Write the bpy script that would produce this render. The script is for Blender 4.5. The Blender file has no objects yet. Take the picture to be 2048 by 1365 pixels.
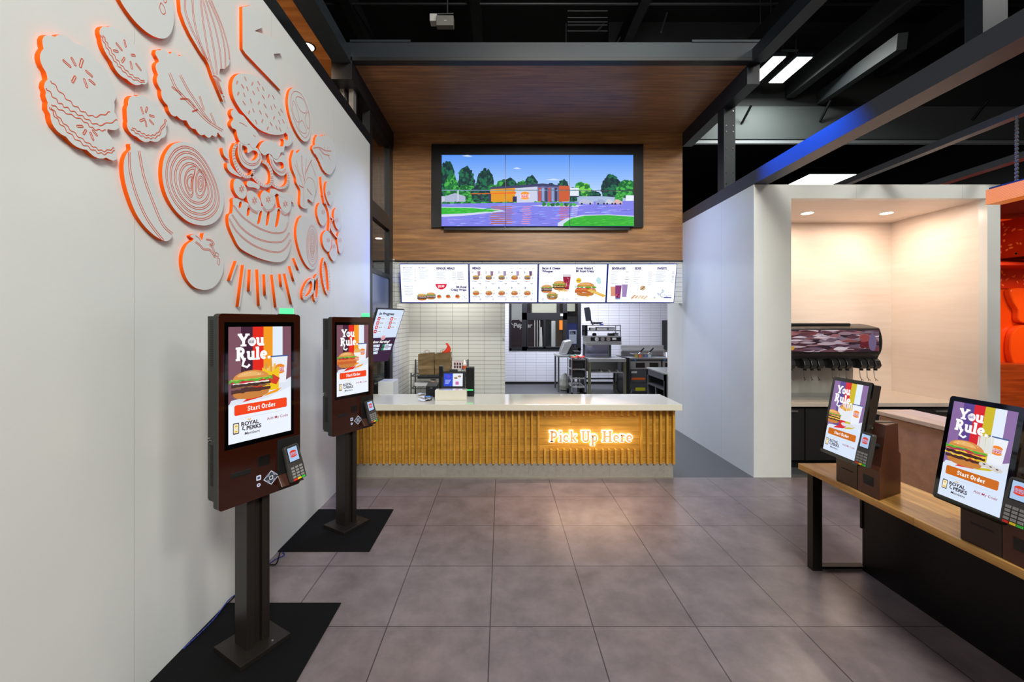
import bpy, math, random
from mathutils import Vector, Matrix
R = random.Random(7)
SC = bpy.context.scene
COL = SC.collection
PI = math.pi

# ------------------------------------------------------------ camera, world, exposure, large lights
EYE = 1.785          # camera height (m)
FPX = 830.0          # focal length in pixels of the 2048 px wide frame
VX, VY = 1003.0, 645.0
cam_d = bpy.data.cameras.new('camera')
cam = bpy.data.objects.new('camera', cam_d); COL.objects.link(cam)
cam.location = (0, 0, EYE); cam.rotation_euler = (PI/2, 0, 0)
cam_d.sensor_width = 36.0; cam_d.sensor_fit = 'HORIZONTAL'
cam_d.lens = FPX/2048*36.0
cam_d.shift_x = (1024-VX)/2048; cam_d.shift_y = (VY-682.5)/2048
cam_d.clip_start = 0.05; cam_d.clip_end = 100
SC.camera = cam
SC.view_settings.view_transform = 'Standard'
SC.view_settings.look = 'None'
SC.view_settings.exposure = 0.0
SC.view_settings.gamma = 1.0
SC.view_settings.use_curve_mapping = False
w = bpy.data.worlds.new('world'); SC.world = w; w.use_nodes = True
w.node_tree.nodes['Background'].inputs[0].default_value = (0.5, 0.55, 0.6, 1)
w.node_tree.nodes['Background'].inputs[1].default_value = 0.05

def area(name, loc, target, size, power, color=(1, 1, 1), size_y=None, spread=PI):
    d = bpy.data.lights.new(name, 'AREA'); d.energy = power; d.color = color
    d.shape = 'RECTANGLE' if size_y else 'SQUARE'; d.size = size
    if size_y: d.size_y = size_y
    d.spread = spread
    o = bpy.data.objects.new(name, d); COL.objects.link(o); o.location = loc
    o.rotation_euler = (Vector(target)-Vector(loc)).to_track_quat('-Z', 'Y').to_euler()
    return o
def spot(name, loc, target, angle, power, color=(1, 1, 1), blend=.6, size=.03):
    d = bpy.data.lights.new(name, 'SPOT'); d.energy = power; d.color = color
    d.spot_size = math.radians(angle); d.spot_blend = blend; d.shadow_soft_size = size
    o = bpy.data.objects.new(name, d); COL.objects.link(o); o.location = loc
    o.rotation_euler = (Vector(target)-Vector(loc)).to_track_quat('-Z', 'Y').to_euler()
    return o

# hall lamps over and behind the stand
area('hall_light', (3.0, 0.8, 7.4), (0.2, 1.6, 0), 1.6, 70, (.93, 1, .96))
area('hall_light', (1.8, -3.2, 6.6), (0.2, 1.8, 0.8), 2.0, 640, (.99, 1, .93))
area('hall_light', (7.0, 0.5, 7.2), (3.0, 3.0, 0), 1.6, 150, (1, .94, .86))
area('hall_light', (0.6, -0.5, 6.4), (0.6, 6.6, 3.6), 1.0, 22, (1, .9, .76), spread=math.radians(80))  # extra lamp added to brighten the wooden header
# kitchen ceiling panels
area('kitchen_light', (1.6, 8.2, 2.98), (1.6, 8.2, 0), 0.9, 50, (.84, .88, 1), 0.5)
area('kitchen_light', (2.6, 10.4, 2.98), (2.6, 10.6, 0), 1.6, 100, (.8, .83, 1), 0.6)
area('kitchen_light', (0.9, 11.0, 2.98), (0.9, 11.3, 0), 1.0, 62, (.8, .83, 1), 0.6)
area('counter_light', (-0.8, 7.0, 2.74), (-0.8, 7.1, 0), 0.5, 16, (1, .97, .9), 0.2)
area('hall_light', (1.6, 14.8, 3.4), (1.6, 14.8, 0), 2.4, 90, (1, .98, .95))
# the next bay behind the glass, and the orange bay at the right
area('wood_bay_light', (-3.0, 4.0, 3.0), (-2.6, 4.2, 4.8), 1.2, 26, (1, .78, .58))
area('orange_bay_light', (8.4, 5.2, 3.3), (8.4, 6.5, 1.0), 0.9, 60, (1, .72, .5))
# blue wash lamp hung from the front beam
spot('blue_wash', (1.9, 4.75, 4.70), (2.92, 4.12, 3.50), 44, 1500, (0, .1, 1), 1)
# added bluish lamps under the soffit, standing in for menu board reflections on the walls
area('added_wall_wash', (1.5, 5.9, 4.5), (2.9, 5.7, 1.6), .5, 13, (.36, .52, 1), spread=math.radians(75))
area('added_wall_wash', (-.5, 5.4, 4.5), (-1.74, 4.9, 1.7), .4, 10, (.36, .5, 1), spread=math.radians(65))
spot('blue_wash', (0.2, 4.80, 4.70), (-1.74, 6.0, 2.2), 30, 420, (.05, .18, 1), .9)
# warm spot added by the front beam to imitate the sign's floor reflection
spot('added_warm_spot', (.85, 4.74, 4.74), (.82, 4.15, 0), 30, 650, (1, .72, .58), 1)

# ------------------------------------------------------------ materials
def lin(h):
    h = h.lstrip('#'); r = []
    for i in (0, 2, 4):
        c = int(h[i:i+2], 16)/255
        r.append(c/12.92 if c <= .04045 else ((c+.055)/1.055)**2.4)
    return (r[0], r[1], r[2], 1)
_M = {}
def base(name):
    m = bpy.data.materials.new(name); m.use_nodes = True
    return m, m.node_tree.nodes, m.node_tree.links, m.node_tree.nodes['Principled BSDF']
def mat(name, col, rough=.5, metal=0., spec=.5, var=0., scale=6., coat=0., bump=0., stretch=(1, 1, 1)):
    """plain surface with a little procedural variation"""
    if name in _M: return _M[name]
    m, n, l, b = base(name)
    b.inputs['Base Color'].default_value = lin(col)
    b.inputs['Roughness'].default_value = rough
    b.inputs['Metallic'].default_value = metal
    b.inputs['Specular IOR Level'].default_value = spec
    b.inputs['Coat Weight'].default_value = coat
    b.inputs['Coat Roughness'].default_value = .05
    if var > 0 or bump > 0:
        tc = n.new('ShaderNodeTexCoord'); mp = n.new('ShaderNodeMapping'); mp.inputs['Scale'].default_value = stretch
        l.new(tc.outputs['Object'], mp.inputs[0])
        nz = n.new('ShaderNodeTexNoise'); nz.inputs['Scale'].default_value = scale; nz.inputs['Detail'].default_value = 5
        l.new(mp.outputs[0], nz.inputs['Vector'])
        c = lin(col)
        mx = n.new('ShaderNodeMix'); mx.data_type = 'RGBA'
        mx.inputs['A'].default_value = tuple(max(0, x*(1-var)) for x in c[:3])+(1,)
        mx.inputs['B'].default_value = tuple(min(1, x*(1+var)) for x in c[:3])+(1,)
        l.new(nz.outputs[0], mx.inputs['Factor']); l.new(mx.outputs['Result'], b.inputs['Base Color'])
        if bump > 0:
            bp = n.new('ShaderNodeBump'); bp.inputs['Strength'].default_value = bump; bp.inputs['Distance'].default_value = .01
            l.new(nz.outputs[0], bp.inputs['Height']); l.new(bp.outputs[0], b.inputs['Normal'])
    _M[name] = m; return m
def glow(col, s=1.0, name=None, rough=.12):
    key = (name or 'lit')+'_'+col.strip('#')+'_%g' % s
    sp_ = .35
    if name == 'video': rough = .6; sp_ = .08
    if key in _M: return _M[key]
    m, n, l, b = base(key)
    b.inputs['Base Color'].default_value = (.012, .012, .014, 1); b.inputs['Roughness'].default_value = rough
    b.inputs['Specular IOR Level'].default_value = sp_; b.inputs['Emission Color'].default_value = lin(col); b.inputs['Emission Strength'].default_value = s
    _M[key] = m; return m
def grain(name, c1, c2, c3=None, axis=0, rough=.4, scale=1.0, plank=None, seam='#2a170b', coat=0., stretch=14., uaxis=None, plen=1.2):
    """streaky wood: the grain runs along `axis`; optional planks (width) stacked along uaxis"""
    if name in _M: return _M[name]
    m, n, l, b = base(name)
    b.inputs['Roughness'].default_value = rough; b.inputs['Coat Weight'].default_value = coat
    tc = n.new('ShaderNodeTexCoord'); mp = n.new('ShaderNodeMapping')
    s = [stretch*scale]*3; s[axis] = .8*scale; mp.inputs['Scale'].default_value = s
    l.new(tc.outputs['Object'], mp.inputs[0])
    src = mp.outputs[0]
    brick = None
    if plank:
        sp = n.new('ShaderNodeSeparateXYZ'); l.new(tc.outputs['Object'], sp.inputs[0])
        cb = n.new('ShaderNodeCombineXYZ'); l.new(sp.outputs[axis], cb.inputs[0]); l.new(sp.outputs[uaxis], cb.inputs[1])
        brick = n.new('ShaderNodeTexBrick'); brick.inputs['Scale'].default_value = 1
        brick.inputs['Brick Width'].default_value = plen; brick.inputs['Row Height'].default_value = plank
        brick.inputs['Mortar Size'].default_value = .0012; brick.inputs['Mortar Smooth'].default_value = 0
        brick.inputs['Color1'].default_value = (.1, .1, .1, 1); brick.inputs['Color2'].default_value = (.9, .9, .9, 1)
        brick.inputs['Mortar'].default_value = (.5, .5, .5, 1)
        l.new(cb.outputs[0], brick.inputs['Vector'])
        ad = n.new('ShaderNodeVectorMath'); ad.operation = 'MULTIPLY_ADD'
        l.new(brick.outputs['Color'], ad.inputs[0]); ad.inputs[1].default_value = (5, 5, 5); l.new(src, ad.inputs[2])
        src = ad.outputs[0]
    nz = n.new('ShaderNodeTexNoise'); nz.inputs['Scale'].default_value = 2.2; nz.inputs['Detail'].default_value = 8; nz.inputs['Roughness'].default_value = .62
    nz.inputs['Distortion'].default_value = .35
    l.new(src, nz.inputs['Vector'])
    rp = n.new('ShaderNodeValToRGB'); l.new(nz.outputs[0], rp.inputs[0])
    rp.color_ramp.elements[0].position = .3; rp.color_ramp.elements[0].color = lin(c1)
    rp.color_ramp.elements[1].position = .7; rp.color_ramp.elements[1].color = lin(c2)
    if c3:
        e = rp.color_ramp.elements.new(.5); e.color = lin(c3)
    out = rp.outputs[0]
    if plank:
        tone = n.new('ShaderNodeMix'); tone.data_type = 'RGBA'; tone.blend_type = 'MULTIPLY'; tone.inputs['Factor'].default_value = .45
        l.new(out, tone.inputs['A'])
        mr = n.new('ShaderNodeMix'); mr.data_type = 'RGBA'; mr.inputs['A'].default_value = (.55, .5, .45, 1); mr.inputs['B'].default_value = (1, 1, 1, 1)
        l.new(brick.outputs['Color'], mr.inputs['Factor']); l.new(mr.outputs['Result'], tone.inputs['B'])
        sm = n.new('ShaderNodeMix'); sm.data_type = 'RGBA'; sm.inputs['B'].default_value = lin(seam)
        l.new(brick.outputs['Fac'], sm.inputs['Factor']); l.new(tone.outputs['Result'], sm.inputs['A'])
        out = sm.outputs['Result']
    l.new(out, b.inputs['Base Color'])
    bp = n.new('ShaderNodeBump'); bp.inputs['Strength'].default_value = .12; bp.inputs['Distance'].default_value = .004
    l.new(nz.outputs[0], bp.inputs['Height']); l.new(bp.outputs[0], b.inputs['Normal'])
    _M[name] = m; return m
def tiles(name, col, grout, tw, th, ua, va, u0=0., v0=0., mortar=.004, rough=.3, var=.03, noise=0., nscale=3., bump=.25):
    """grid of tiles in the object's ua/va axes"""
    if name in _M: return _M[name]
    m, n, l, b = base(name); b.inputs['Roughness'].default_value = rough
    tc = n.new('ShaderNodeTexCoord'); sp = n.new('ShaderNodeSeparateXYZ'); l.new(tc.outputs['Object'], sp.inputs[0])
    def off(o, k):
        a = n.new('ShaderNodeMath'); a.operation = 'SUBTRACT'; l.new(o, a.inputs[0]); a.inputs[1].default_value = k; return a.outputs[0]
    cb = n.new('ShaderNodeCombineXYZ'); l.new(off(sp.outputs[ua], u0), cb.inputs[0]); l.new(off(sp.outputs[va], v0), cb.inputs[1])
    br = n.new('ShaderNodeTexBrick'); br.offset = 0; br.squash = 1; br.inputs['Scale'].default_value = 1
    br.inputs['Brick Width'].default_value = tw; br.inputs['Row Height'].default_value = th
    br.inputs['Mortar Size'].default_value = mortar; br.inputs['Mortar Smooth'].default_value = .1
    c = lin(col)
    br.inputs['Color1'].default_value = tuple(x*(1-var) for x in c[:3])+(1,); br.inputs['Color2'].default_value = tuple(min(1, x*(1+var)) for x in c[:3])+(1,)
    br.inputs['Mortar'].default_value = lin(grout); l.new(cb.outputs[0], br.inputs['Vector'])
    out = br.outputs['Color']
    if noise:
        nz = n.new('ShaderNodeTexNoise'); nz.inputs['Scale'].default_value = nscale; nz.inputs['Detail'].default_value = 9; nz.inputs['Roughness'].default_value = .65
        l.new(tc.outputs['Object'], nz.inputs['Vector'])
        mp = n.new('ShaderNodeMapRange'); mp.inputs[1].default_value = .3; mp.inputs[2].default_value = .7
        mp.inputs[3].default_value = 1-noise; mp.inputs[4].default_value = 1+noise; l.new(nz.outputs[0], mp.inputs[0])
        vm = n.new('ShaderNodeVectorMath'); vm.operation = 'SCALE'; l.new(out, vm.inputs[0]); l.new(mp.outputs[0], vm.inputs['Scale'])
        out = vm.outputs[0]
    l.new(out, b.inputs['Base Color'])
    iv = n.new('ShaderNodeMath'); iv.operation = 'SUBTRACT'; iv.inputs[0].default_value = 1; l.new(br.outputs['Fac'], iv.inputs[1])
    bp = n.new('ShaderNodeBump'); bp.inputs['Strength'].default_value = bump; bp.inputs['Distance'].default_value = .003
    l.new(iv.outputs[0], bp.inputs['Height']); l.new(bp.outputs[0], b.inputs['Normal'])
    _M[name] = m; return m
def glass(name='clear_glass', tint=(.9, .95, 1, 1), rough=0.):
    if name in _M: return _M[name]
    m, n, l, b = base(name)
    b.inputs['Base Color'].default_value = tint; b.inputs['Roughness'].default_value = rough
    b.inputs['Transmission Weight'].default_value = 1; b.inputs['IOR'].default_value = 1.2
    _M[name] = m; return m

BLACK = mat('black_steel', '#0b0c0e', .45, var=.1, scale=3)
DKGREY = mat('charcoal_steel', '#242a30', .42, .3, var=.12, scale=5)
MATTE = mat('matte_black', '#050506', .7)
HALL = mat('black_painted_ceiling', '#08090a', .85, var=.2, scale=2)
WHITE = mat('white_plastic', '#e6e6e2', .35)
STEEL = mat('brushed_steel', '#b4b6b4', .34, .6, var=.12, scale=3, stretch=(1, 1, 30))
DSTEEL = mat('dull_steel', '#606366', .38, .6, var=.15, scale=4)
CHROME = mat('chrome', '#d5d7d8', .12, 1.)
ORANGE = mat('orange_painted_edge', '#ff6206', .6, spec=.15)
OLINE = mat('engraved_orange_line', '#e0562a', .6)
PANEL = mat('white_cutout_face', '#dcdfdf', .38)
BROWNGL = mat('dark_brown_glass', '#31130a', .06, coat=.4)
BROWN = mat('brown_painted_metal', '#4a2a1e', .38, var=.06, scale=30)
BZ = mat('black_bezel_glass', '#040405', .05, coat=.3)
RUBBER = mat('black_rubber', '#040405', .8, spec=.2, var=.2, scale=40)

# ------------------------------------------------------------ mesh helpers
class MB:
    def __init__(s): s.v = []; s.f = []; s.m = []; s.M = Matrix.Identity(4)
    def add(s, vs, fs, mi=0):
        o = len(s.v); s.v += [tuple(s.M @ Vector(p)) for p in vs]
        s.f += [tuple(i+o for i in f) for f in fs]; s.m += [mi]*len(fs)
    def box(s, x0, y0, z0, x1, y1, z1, mi=0):
        x0, x1 = sorted((x0, x1)); y0, y1 = sorted((y0, y1)); z0, z1 = sorted((z0, z1))
        s.add([(x0, y0, z0), (x1, y0, z0), (x1, y1, z0), (x0, y1, z0), (x0, y0, z1), (x1, y0, z1), (x1, y1, z1), (x0, y1, z1)],
              [(0, 3, 2, 1), (4, 5, 6, 7), (0, 1, 5, 4), (1, 2, 6, 5), (2, 3, 7, 6), (3, 0, 4, 7)], mi); return s
    def prism(s, poly, a, b, axis='z', mi=0):
        """2-D polygon swept from a to b along axis; polygon axes: z->(x,y)  y->(x,z)  x->(y,z)"""
        n = len(poly)
        f = {'z': lambda p, t: (p[0], p[1], t), 'y': lambda p, t: (p[0], t, p[1]), 'x': lambda p, t: (t, p[0], p[1])}[axis]
        vs = [f(p, a) for p in poly]+[f(p, b) for p in poly]
        s.add(vs, [tuple(range(n)), tuple(range(2*n-1, n-1, -1))]+[(i, n+i, n+(i+1) % n, (i+1) % n) for i in range(n)], mi); return s
    def cyl(s, p0, p1, r, n=12, mi=0, r1=None):
        p0 = Vector(p0); p1 = Vector(p1); r1 = r if r1 is None else r1
        q = (p1-p0).to_track_quat('Z', 'Y').to_matrix()
        vs = []
        for p, rr in ((p0, r), (p1, r1)):
            for i in range(n):
                a = 2*PI*i/n; vs.append(tuple(p+q @ Vector((rr*math.cos(a), rr*math.sin(a), 0))))
        s.add(vs, [tuple(range(n-1, -1, -1)), tuple(range(n, 2*n))]+[(i, (i+1) % n, n+(i+1) % n, n+i) for i in range(n)], mi); return s
    def tube(s, pts, r, n=6, mi=0):
        for a, b in zip(pts[:-1], pts[1:]): s.cyl(a, b, r, n, mi)
        return s
    def lathe(s, prof, c=(0, 0, 0), n=16, mi=0):
        vs = []
        for r, z in prof:
            for i in range(n):
                a = 2*PI*i/n; vs.append((c[0]+r*math.cos(a), c[1]+r*math.sin(a), c[2]+z))
        k = len(prof); fs = [((j*n+i), j*n+(i+1) % n, (j+1)*n+(i+1) % n, (j+1)*n+i) for j in range(k-1) for i in range(n)]
        fs += [tuple(range(n-1, -1, -1)), tuple(range((k-1)*n, k*n))]
        s.add(vs, fs, mi); return s
    def build(s, name, mats, parent=None, world=False, bevel=0, smooth=False):
        me = bpy.data.meshes.new(name); me.from_pydata(s.v, [], s.f)
        for m in (mats if isinstance(mats, (list, tuple)) else [mats]): me.materials.append(m)
        me.polygons.foreach_set('material_index', s.m)
        if smooth: me.polygons.foreach_set('use_smooth', [True]*len(s.f))
        me.update()
        o = bpy.data.objects.new(name, me); COL.objects.link(o)
        if bevel:
            b = o.modifiers.new('bevel', 'BEVEL'); b.width = bevel; b.segments = 2; b.limit_method = 'ANGLE'; b.angle_limit = math.radians(40)
        if parent:
            o.parent = parent
            if world: o.matrix_parent_inverse = pm(parent).inverted()
        return o
def pm(o):
    m = Matrix.LocRotScale(o.location, o.rotation_euler, None)
    return (pm(o.parent) @ o.matrix_parent_inverse @ m) if o.parent else m
def tag(o, label, cat, group=None, kind=None):
    o['label'] = label; o['category'] = cat
    if group: o['group'] = group
    if kind: o['kind'] = kind
    return o
def thing(name, label, cat, loc=(0, 0, 0), rz=0, group=None):
    o = bpy.data.objects.new(name, None); COL.objects.link(o); o.empty_display_size = .1
    o.location = loc; o.rotation_euler = (0, 0, rz); return tag(o, label, cat, group)
def struct(o, label=None):
    o['kind'] = 'structure'
    if label: o['label'] = label
    return o
def sbox(name, c, m, label=None, bevel=0):
    return struct(MB().box(*c).build(name, m, bevel=bevel), label)
def copy_tree(o, parent=None):
    c = o.copy(); COL.objects.link(c)
    if parent: c.parent = parent
    for ch in list(o.children): copy_tree(ch, c)
    return c
def px(u, v, Y):     # the point at depth Y that the photograph shows at (u, v)
    return ((u-VX)*Y/FPX, Y, EYE-(v-VY)*Y/FPX)
def smooth2(pts, k=6, closed=True):
    n = len(pts); out = []
    rng = range(n) if closed else range(n-1)
    for i in rng:
        g = (lambda j: pts[j % n]) if closed else (lambda j: pts[max(0, min(n-1, j))])
        p0, p1, p2, p3 = g(i-1), g(i), g(i+1), g(i+2)
        for j in range(k):
            t = j/k
            out.append(tuple(.5*((2*p1[d])+(-p0[d]+p2[d])*t+(2*p0[d]-5*p1[d]+4*p2[d]-p3[d])*t*t+(-p0[d]+3*p1[d]-3*p2[d]+p3[d])*t**3) for d in (0, 1)))
    if not closed: out.append(tuple(pts[-1]))
    return out
def seg_poly(a, b, w):
    dx, dy = b[0]-a[0], b[1]-a[1]; L = math.hypot(dx, dy) or 1e-9
    nx, ny = -dy/L*w/2, dx/L*w/2
    return [(a[0]+nx, a[1]+ny), (a[0]-nx, a[1]-ny), (b[0]-nx, b[1]-ny), (b[0]+nx, b[1]+ny)]
def strip_polys(pts, w, closed=False):
    """joined quads that follow a polyline (mitred)"""
    n = len(pts); L = []
    for i in range(n):
        a = pts[(i-1) % n] if (closed or i > 0) else pts[i]; b = pts[(i+1) % n] if (closed or i < n-1) else pts[i]
        dx, dy = b[0]-a[0], b[1]-a[1]; q = math.hypot(dx, dy) or 1e-9
        nx, ny = -dy/q*w/2, dx/q*w/2
        L.append(((pts[i][0]+nx, pts[i][1]+ny), (pts[i][0]-nx, pts[i][1]-ny)))
    m = n if closed else n-1
    return [[L[i][0], L[i][1], L[(i+1) % n][1], L[(i+1) % n][0]] for i in range(m)]

# ------------------------------------------------------------ text
_T = {}
def text_mesh(st, bold=0.):
    """unit-high text outlines as (verts2d, faces, width)"""
    k = (st, bold)
    if k in _T: return _T[k]
    cu = bpy.data.curves.new('t', 'FONT'); cu.body = st; cu.size = 1; cu.offset = bold; cu.resolution_u = 3
    ob = bpy.data.objects.new('t', cu); me = bpy.data.meshes.new_from_object(ob)
    vs = [(v.co.x, v.co.y) for v in me.vertices]; fs = [tuple(p.vertices) for p in me.polygons]
    bpy.data.objects.remove(ob); bpy.data.meshes.remove(me); bpy.data.curves.remove(cu)
    x0 = min((v[0] for v in vs), default=0); x1 = max((v[0] for v in vs), default=1)
    vs = [(a-x0, b) for a, b in vs]; _T[k] = (vs, fs, x1-x0); return _T[k]

def arc(cx, cy, rx, ry, a0, a1, n=12):
    return [(cx+rx*math.cos(math.radians(a0+(a1-a0)*i/n)), cy+ry*math.sin(math.radians(a0+(a1-a0)*i/n))) for i in range(n+1)]
# heavy slab-serif lettering: strokes of (points, width); x height .68, cap height 1
def _st(x, h=.68, w=.21): return ([(x, 0), (x, h)], w)
def _sf(x0, x1, y, w=.12): return ([(x0, y), (x1, y)], w)
SLAB = {
 'Y': (.86, [([(.1, .97), (.43, .45)], .25), ([(.78, .97), (.43, .45)], .17), ([(.43, .5), (.43, .03)], .22), _sf(-.04, .3, .94), _sf(.6, .94, .94), _sf(.2, .66, .06)]),
 'o': (.68, [(arc(.33, .34, .22, .25, 0, 360, 20), .2)]),
 'u': (.74, [([(.16, .66), (.16, .25)]+arc(.34, .25, .18, .16, 180, 330, 8), .19), ([(.54, .68), (.54, 0)], .2), _sf(.02, .2, .62), _sf(.42, .56, .62), _sf(.52, .72, .06)]),
 'R': (.9, [([(.22, 0), (.22, 1)], .23), ([(.2, .91), (.42, .91)]+arc(.42, .7, .2, .2, 90, -90, 10)+[(.2, .5)], .19), ([(.42, .5), (.52, .3), (.62, .1), (.8, .06)], .2), _sf(.02, .3, .06), _sf(.02, .3, .94)]),
 'l': (.42, [([(.2, 0), (.2, 1)], .21), _sf(.04, .22, .94), _sf(.04, .38, .06)]),
 'e': (.66, [(arc(.32, .34, .21, .25, 0, 310, 18), .18), ([(.14, .34), (.52, .34)], .11)]),
 '.': (.3, [([(.14, .02), (.14, .2)], .2)]),
 'P': (.84, [([(.22, 0), (.22, 1)], .23), ([(.2, .91), (.42, .91)]+arc(.42, .67, .22, .24, 90, -90, 10)+[(.2, .43)], .2), _sf(.02, .42, .06), _sf(.02, .3, .94)]),
 'i': (.4, [_st(.2), ([(.2, .8), (.2, .99)], .22), _sf(.04, .22, .62), _sf(.04, .37, .06)]),
 'c': (.62, [(arc(.32, .34, .21, .25, 40, 320, 16), .19), ([(.46, .52), (.48, .42)], .16)]),
 'k': (.74, [([(.2, 0), (.2, 1)], .21), ([(.26, .3), (.56, .62)], .14), ([(.34, .38), (.58, .06)], .19), _sf(.04, .22, .94), _sf(.04, .36, .06), _sf(.44, .7, .62), _sf(.46, .72, .06)]),
 'U': (.88, [([(.2, 1), (.2, .32)]+arc(.43, .32, .23, .24, 180, 360, 12)+[(.66, 1)], .2), _sf(.02, .38, .94), _sf(.5, .84, .94)]),
 'p': (.74, [([(.2, .68), (.2, -.3)], .21), (arc(.38, .34, .2, .25, 0, 360, 16), .18), _sf(.04, .22, .62), _sf(.04, .38, -.26)]),
 'H': (.98, [([(.22, 0), (.22, 1)], .23), ([(.74, 0), (.74, 1)], .23), ([(.2, .5), (.76, .5)], .17), _sf(.02, .4, .06), _sf(.02, .4, .94), _sf(.56, .94, .06), _sf(.56, .94, .94)]),
 'r': (.56, [_st(.2), (arc(.38, .4, .17, .2, 160, 60, 6), .18), _sf(.04, .22, .62), _sf(.04, .38, .06)]),
 'S': (.72, [([(.58, .86), (.4, .9)]+arc(.36, .71, .2, .2, 90, 270, 8)+arc(.34, .3, .23, .21, 90, -90, 8)+[(.12, .12)], .18), ([(.58, .94), (.58, .72)], .1), ([(.11, .3), (.11, .04)], .1)]),
 't': (.48, [([(.2, .9), (.2, .16), (.3, .09), (.42, .1)], .19), _sf(.04, .42, .62, .12)]),
 'a': (.68, [(arc(.28, .2, .16, .14, 0, 360, 12), .14), ([(.12, .52), (.28, .6), (.42, .5), (.44, .06)], .19), _sf(.4, .64, .06)]),
 'O': (.92, [(arc(.44, .5, .3, .4, 0, 360, 22), .22)]),
 'd': (.76, [([(.54, 0), (.54, 1)], .21), (arc(.34, .34, .2, .25, 0, 360, 16), .18), _sf(.38, .56, .94), _sf(.52, .72, .06)]),
 ' ': (.34, []),
}
def slab_width(st): return sum(SLAB[c][0] for c in st)
def slab_polys(st, grow=0.):
    out = []; x = 0
    for c in st:
        adv, ss = SLAB[c]
        for pts, w in ss:
            pts = [(p[0]+x, p[1]) for p in pts]
            if grow:
                a, b = pts[0], pts[1]; d = math.hypot(b[0]-a[0], b[1]-a[1]) or 1
                pts[0] = (a[0]-(b[0]-a[0])/d*grow, a[1]-(b[1]-a[1])/d*grow)
                a, b = pts[-1], pts[-2]; d = math.hypot(b[0]-a[0], b[1]-a[1]) or 1
                pts[-1] = (a[0]-(b[0]-a[0])/d*grow, a[1]-(b[1]-a[1])/d*grow)
            out += strip_polys(pts, w+2*grow)
        x += adv
    return out

# ------------------------------------------------------------ flat screen / print artwork
class Canvas:
    """artwork on a flat face: unit coordinates u right, v up; every shape clipped to the face"""
    def __init__(s, W, H, w, strength=1.0, origin=(0, 0), dz=.00005, printed=False, kind='screen'):
        s.kd = kind
        s.W, s.H, s.k = W, H, w/W; s.st = strength; s.mb = MB(); s.mats = []; s.idx = {}; s.z = 0; s.o = origin; s.dz = dz; s.pr = printed
    def _mi(s, col, st=None):
        st = s.st if st is None else st; key = (col, st)
        if key not in s.idx:
            s.idx[key] = len(s.mats)
            s.mats.append(mat('print_'+col.strip('#'), col, .5) if s.pr else glow(col, st, s.kd))
        return s.idx[key]
    def _clip(s, poly):
        x0, y0 = s.o; x1, y1 = x0+s.W, y0+s.H
        for ax, lim, sg in ((0, x0, 1), (0, x1, -1), (1, y0, 1), (1, y1, -1)):
            out = []; n = len(poly)
            for i in range(n):
                a, b = poly[i], poly[(i+1) % n]
                da, db = sg*(a[ax]-lim), sg*(b[ax]-lim)
                if da >= 0: out.append(a)
                if (da >= 0) != (db >= 0):
                    t = da/(da-db); out.append((a[0]+(b[0]-a[0])*t, a[1]+(b[1]-a[1])*t))
            poly = out
            if len(poly) < 3: return []
        return poly
    def _put(s, poly, mi):
        inside = all(s.o[0] <= p[0] <= s.o[0]+s.W and s.o[1] <= p[1] <= s.o[1]+s.H for p in poly)
        if not inside: poly = s._clip(poly)
        if len(poly) < 3: return
        ar = sum(poly[i][0]*poly[(i+1) % len(poly)][1]-poly[(i+1) % len(poly)][0]*poly[i][1] for i in range(len(poly)))
        if ar < 0: poly = poly[::-1]
        s.mb.add([((p[0]-s.o[0])*s.k, (p[1]-s.o[1])*s.k, s.z) for p in poly], [tuple(range(len(poly)))], mi)
    def poly(s, pts, col, st=None): s.z += s.dz; s._put(list(pts), s._mi(col, st))
    def polys(s, ps, col, st=None):
        s.z += s.dz; mi = s._mi(col, st)
        for p in ps: s._put(p, mi)
    def rect(s, x0, y0, x1, y1, col, st=None): s.poly([(x0, y0), (x1, y0), (x1, y1), (x0, y1)], col, st)
    def rrect(s, x0, y0, x1, y1, r, col):
        s.poly(arc(x1-r, y1-r, r, r, 0, 90, 4)+arc(x0+r, y1-r, r, r, 90, 180, 4)+arc(x0+r, y0+r, r, r, 180, 270, 4)+arc(x1-r, y0+r, r, r, 270, 360, 4), col)
    def ell(s, cx, cy, rx, ry, col, a0=0, a1=360, n=20): s.poly(arc(cx, cy, rx, ry, a0, a1, n), col)
    def blob(s, cx, cy, rx, ry, col, jit=.15, n=16, seed=0):
        q = random.Random(seed*977+int(cx*13)+int(cy*7))
        s.poly([(cx+rx*(1+q.uniform(-jit, jit))*math.cos(2*PI*i/n), cy+ry*(1+q.uniform(-jit, jit))*math.sin(2*PI*i/n)) for i in range(n)], col)
    def line(s, pts, w, col): s.polys(strip_polys(pts, w), col)
    def text(s, st, x, y, h, col, bold=0.02, align='l', sx=1., shear=0.):
        vs, fs, wd = text_mesh(st, bold); k = h/.73
        ox = x-(wd*k*sx if align == 'r' else wd*k*sx/2 if align == 'c' else 0)
        s.z += s.dz; mi = s._mi(col)
        P = [(ox+a*k*sx+b*k*shear, y+b*k) for a, b in vs]
        for f in fs: s._put([P[i] for i in f], mi)
    def slab(s, st, x, y, h, col, align='l', sx=1., grow=0.):
        wd = slab_width(st)*h*sx; ox = x-(wd if align == 'r' else wd/2 if align == 'c' else 0)
        s.polys([[(ox+a*h*sx, y+b*h) for a, b in p] for p in slab_polys(st, grow)], col)
    def fuzz(s, x0, x1, y, h, col, seed=0):
        """unreadably small print: word-length dashes"""
        q = random.Random(seed*31+int(x0*7+y*3)); x = x0; ps = []
        while x < x1-.5:
            e = min(x1, x+q.uniform(1.2, 3.6)); ps.append([(x, y), (e, y), (e, y+h), (x, y+h)]); x = e+.5
        s.polys(ps, col)
    def build(s, name, parent, M=None):
        o = s.mb.build(name, s.mats, parent)
        if M is not None: o.matrix_local = M
        return o

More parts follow.
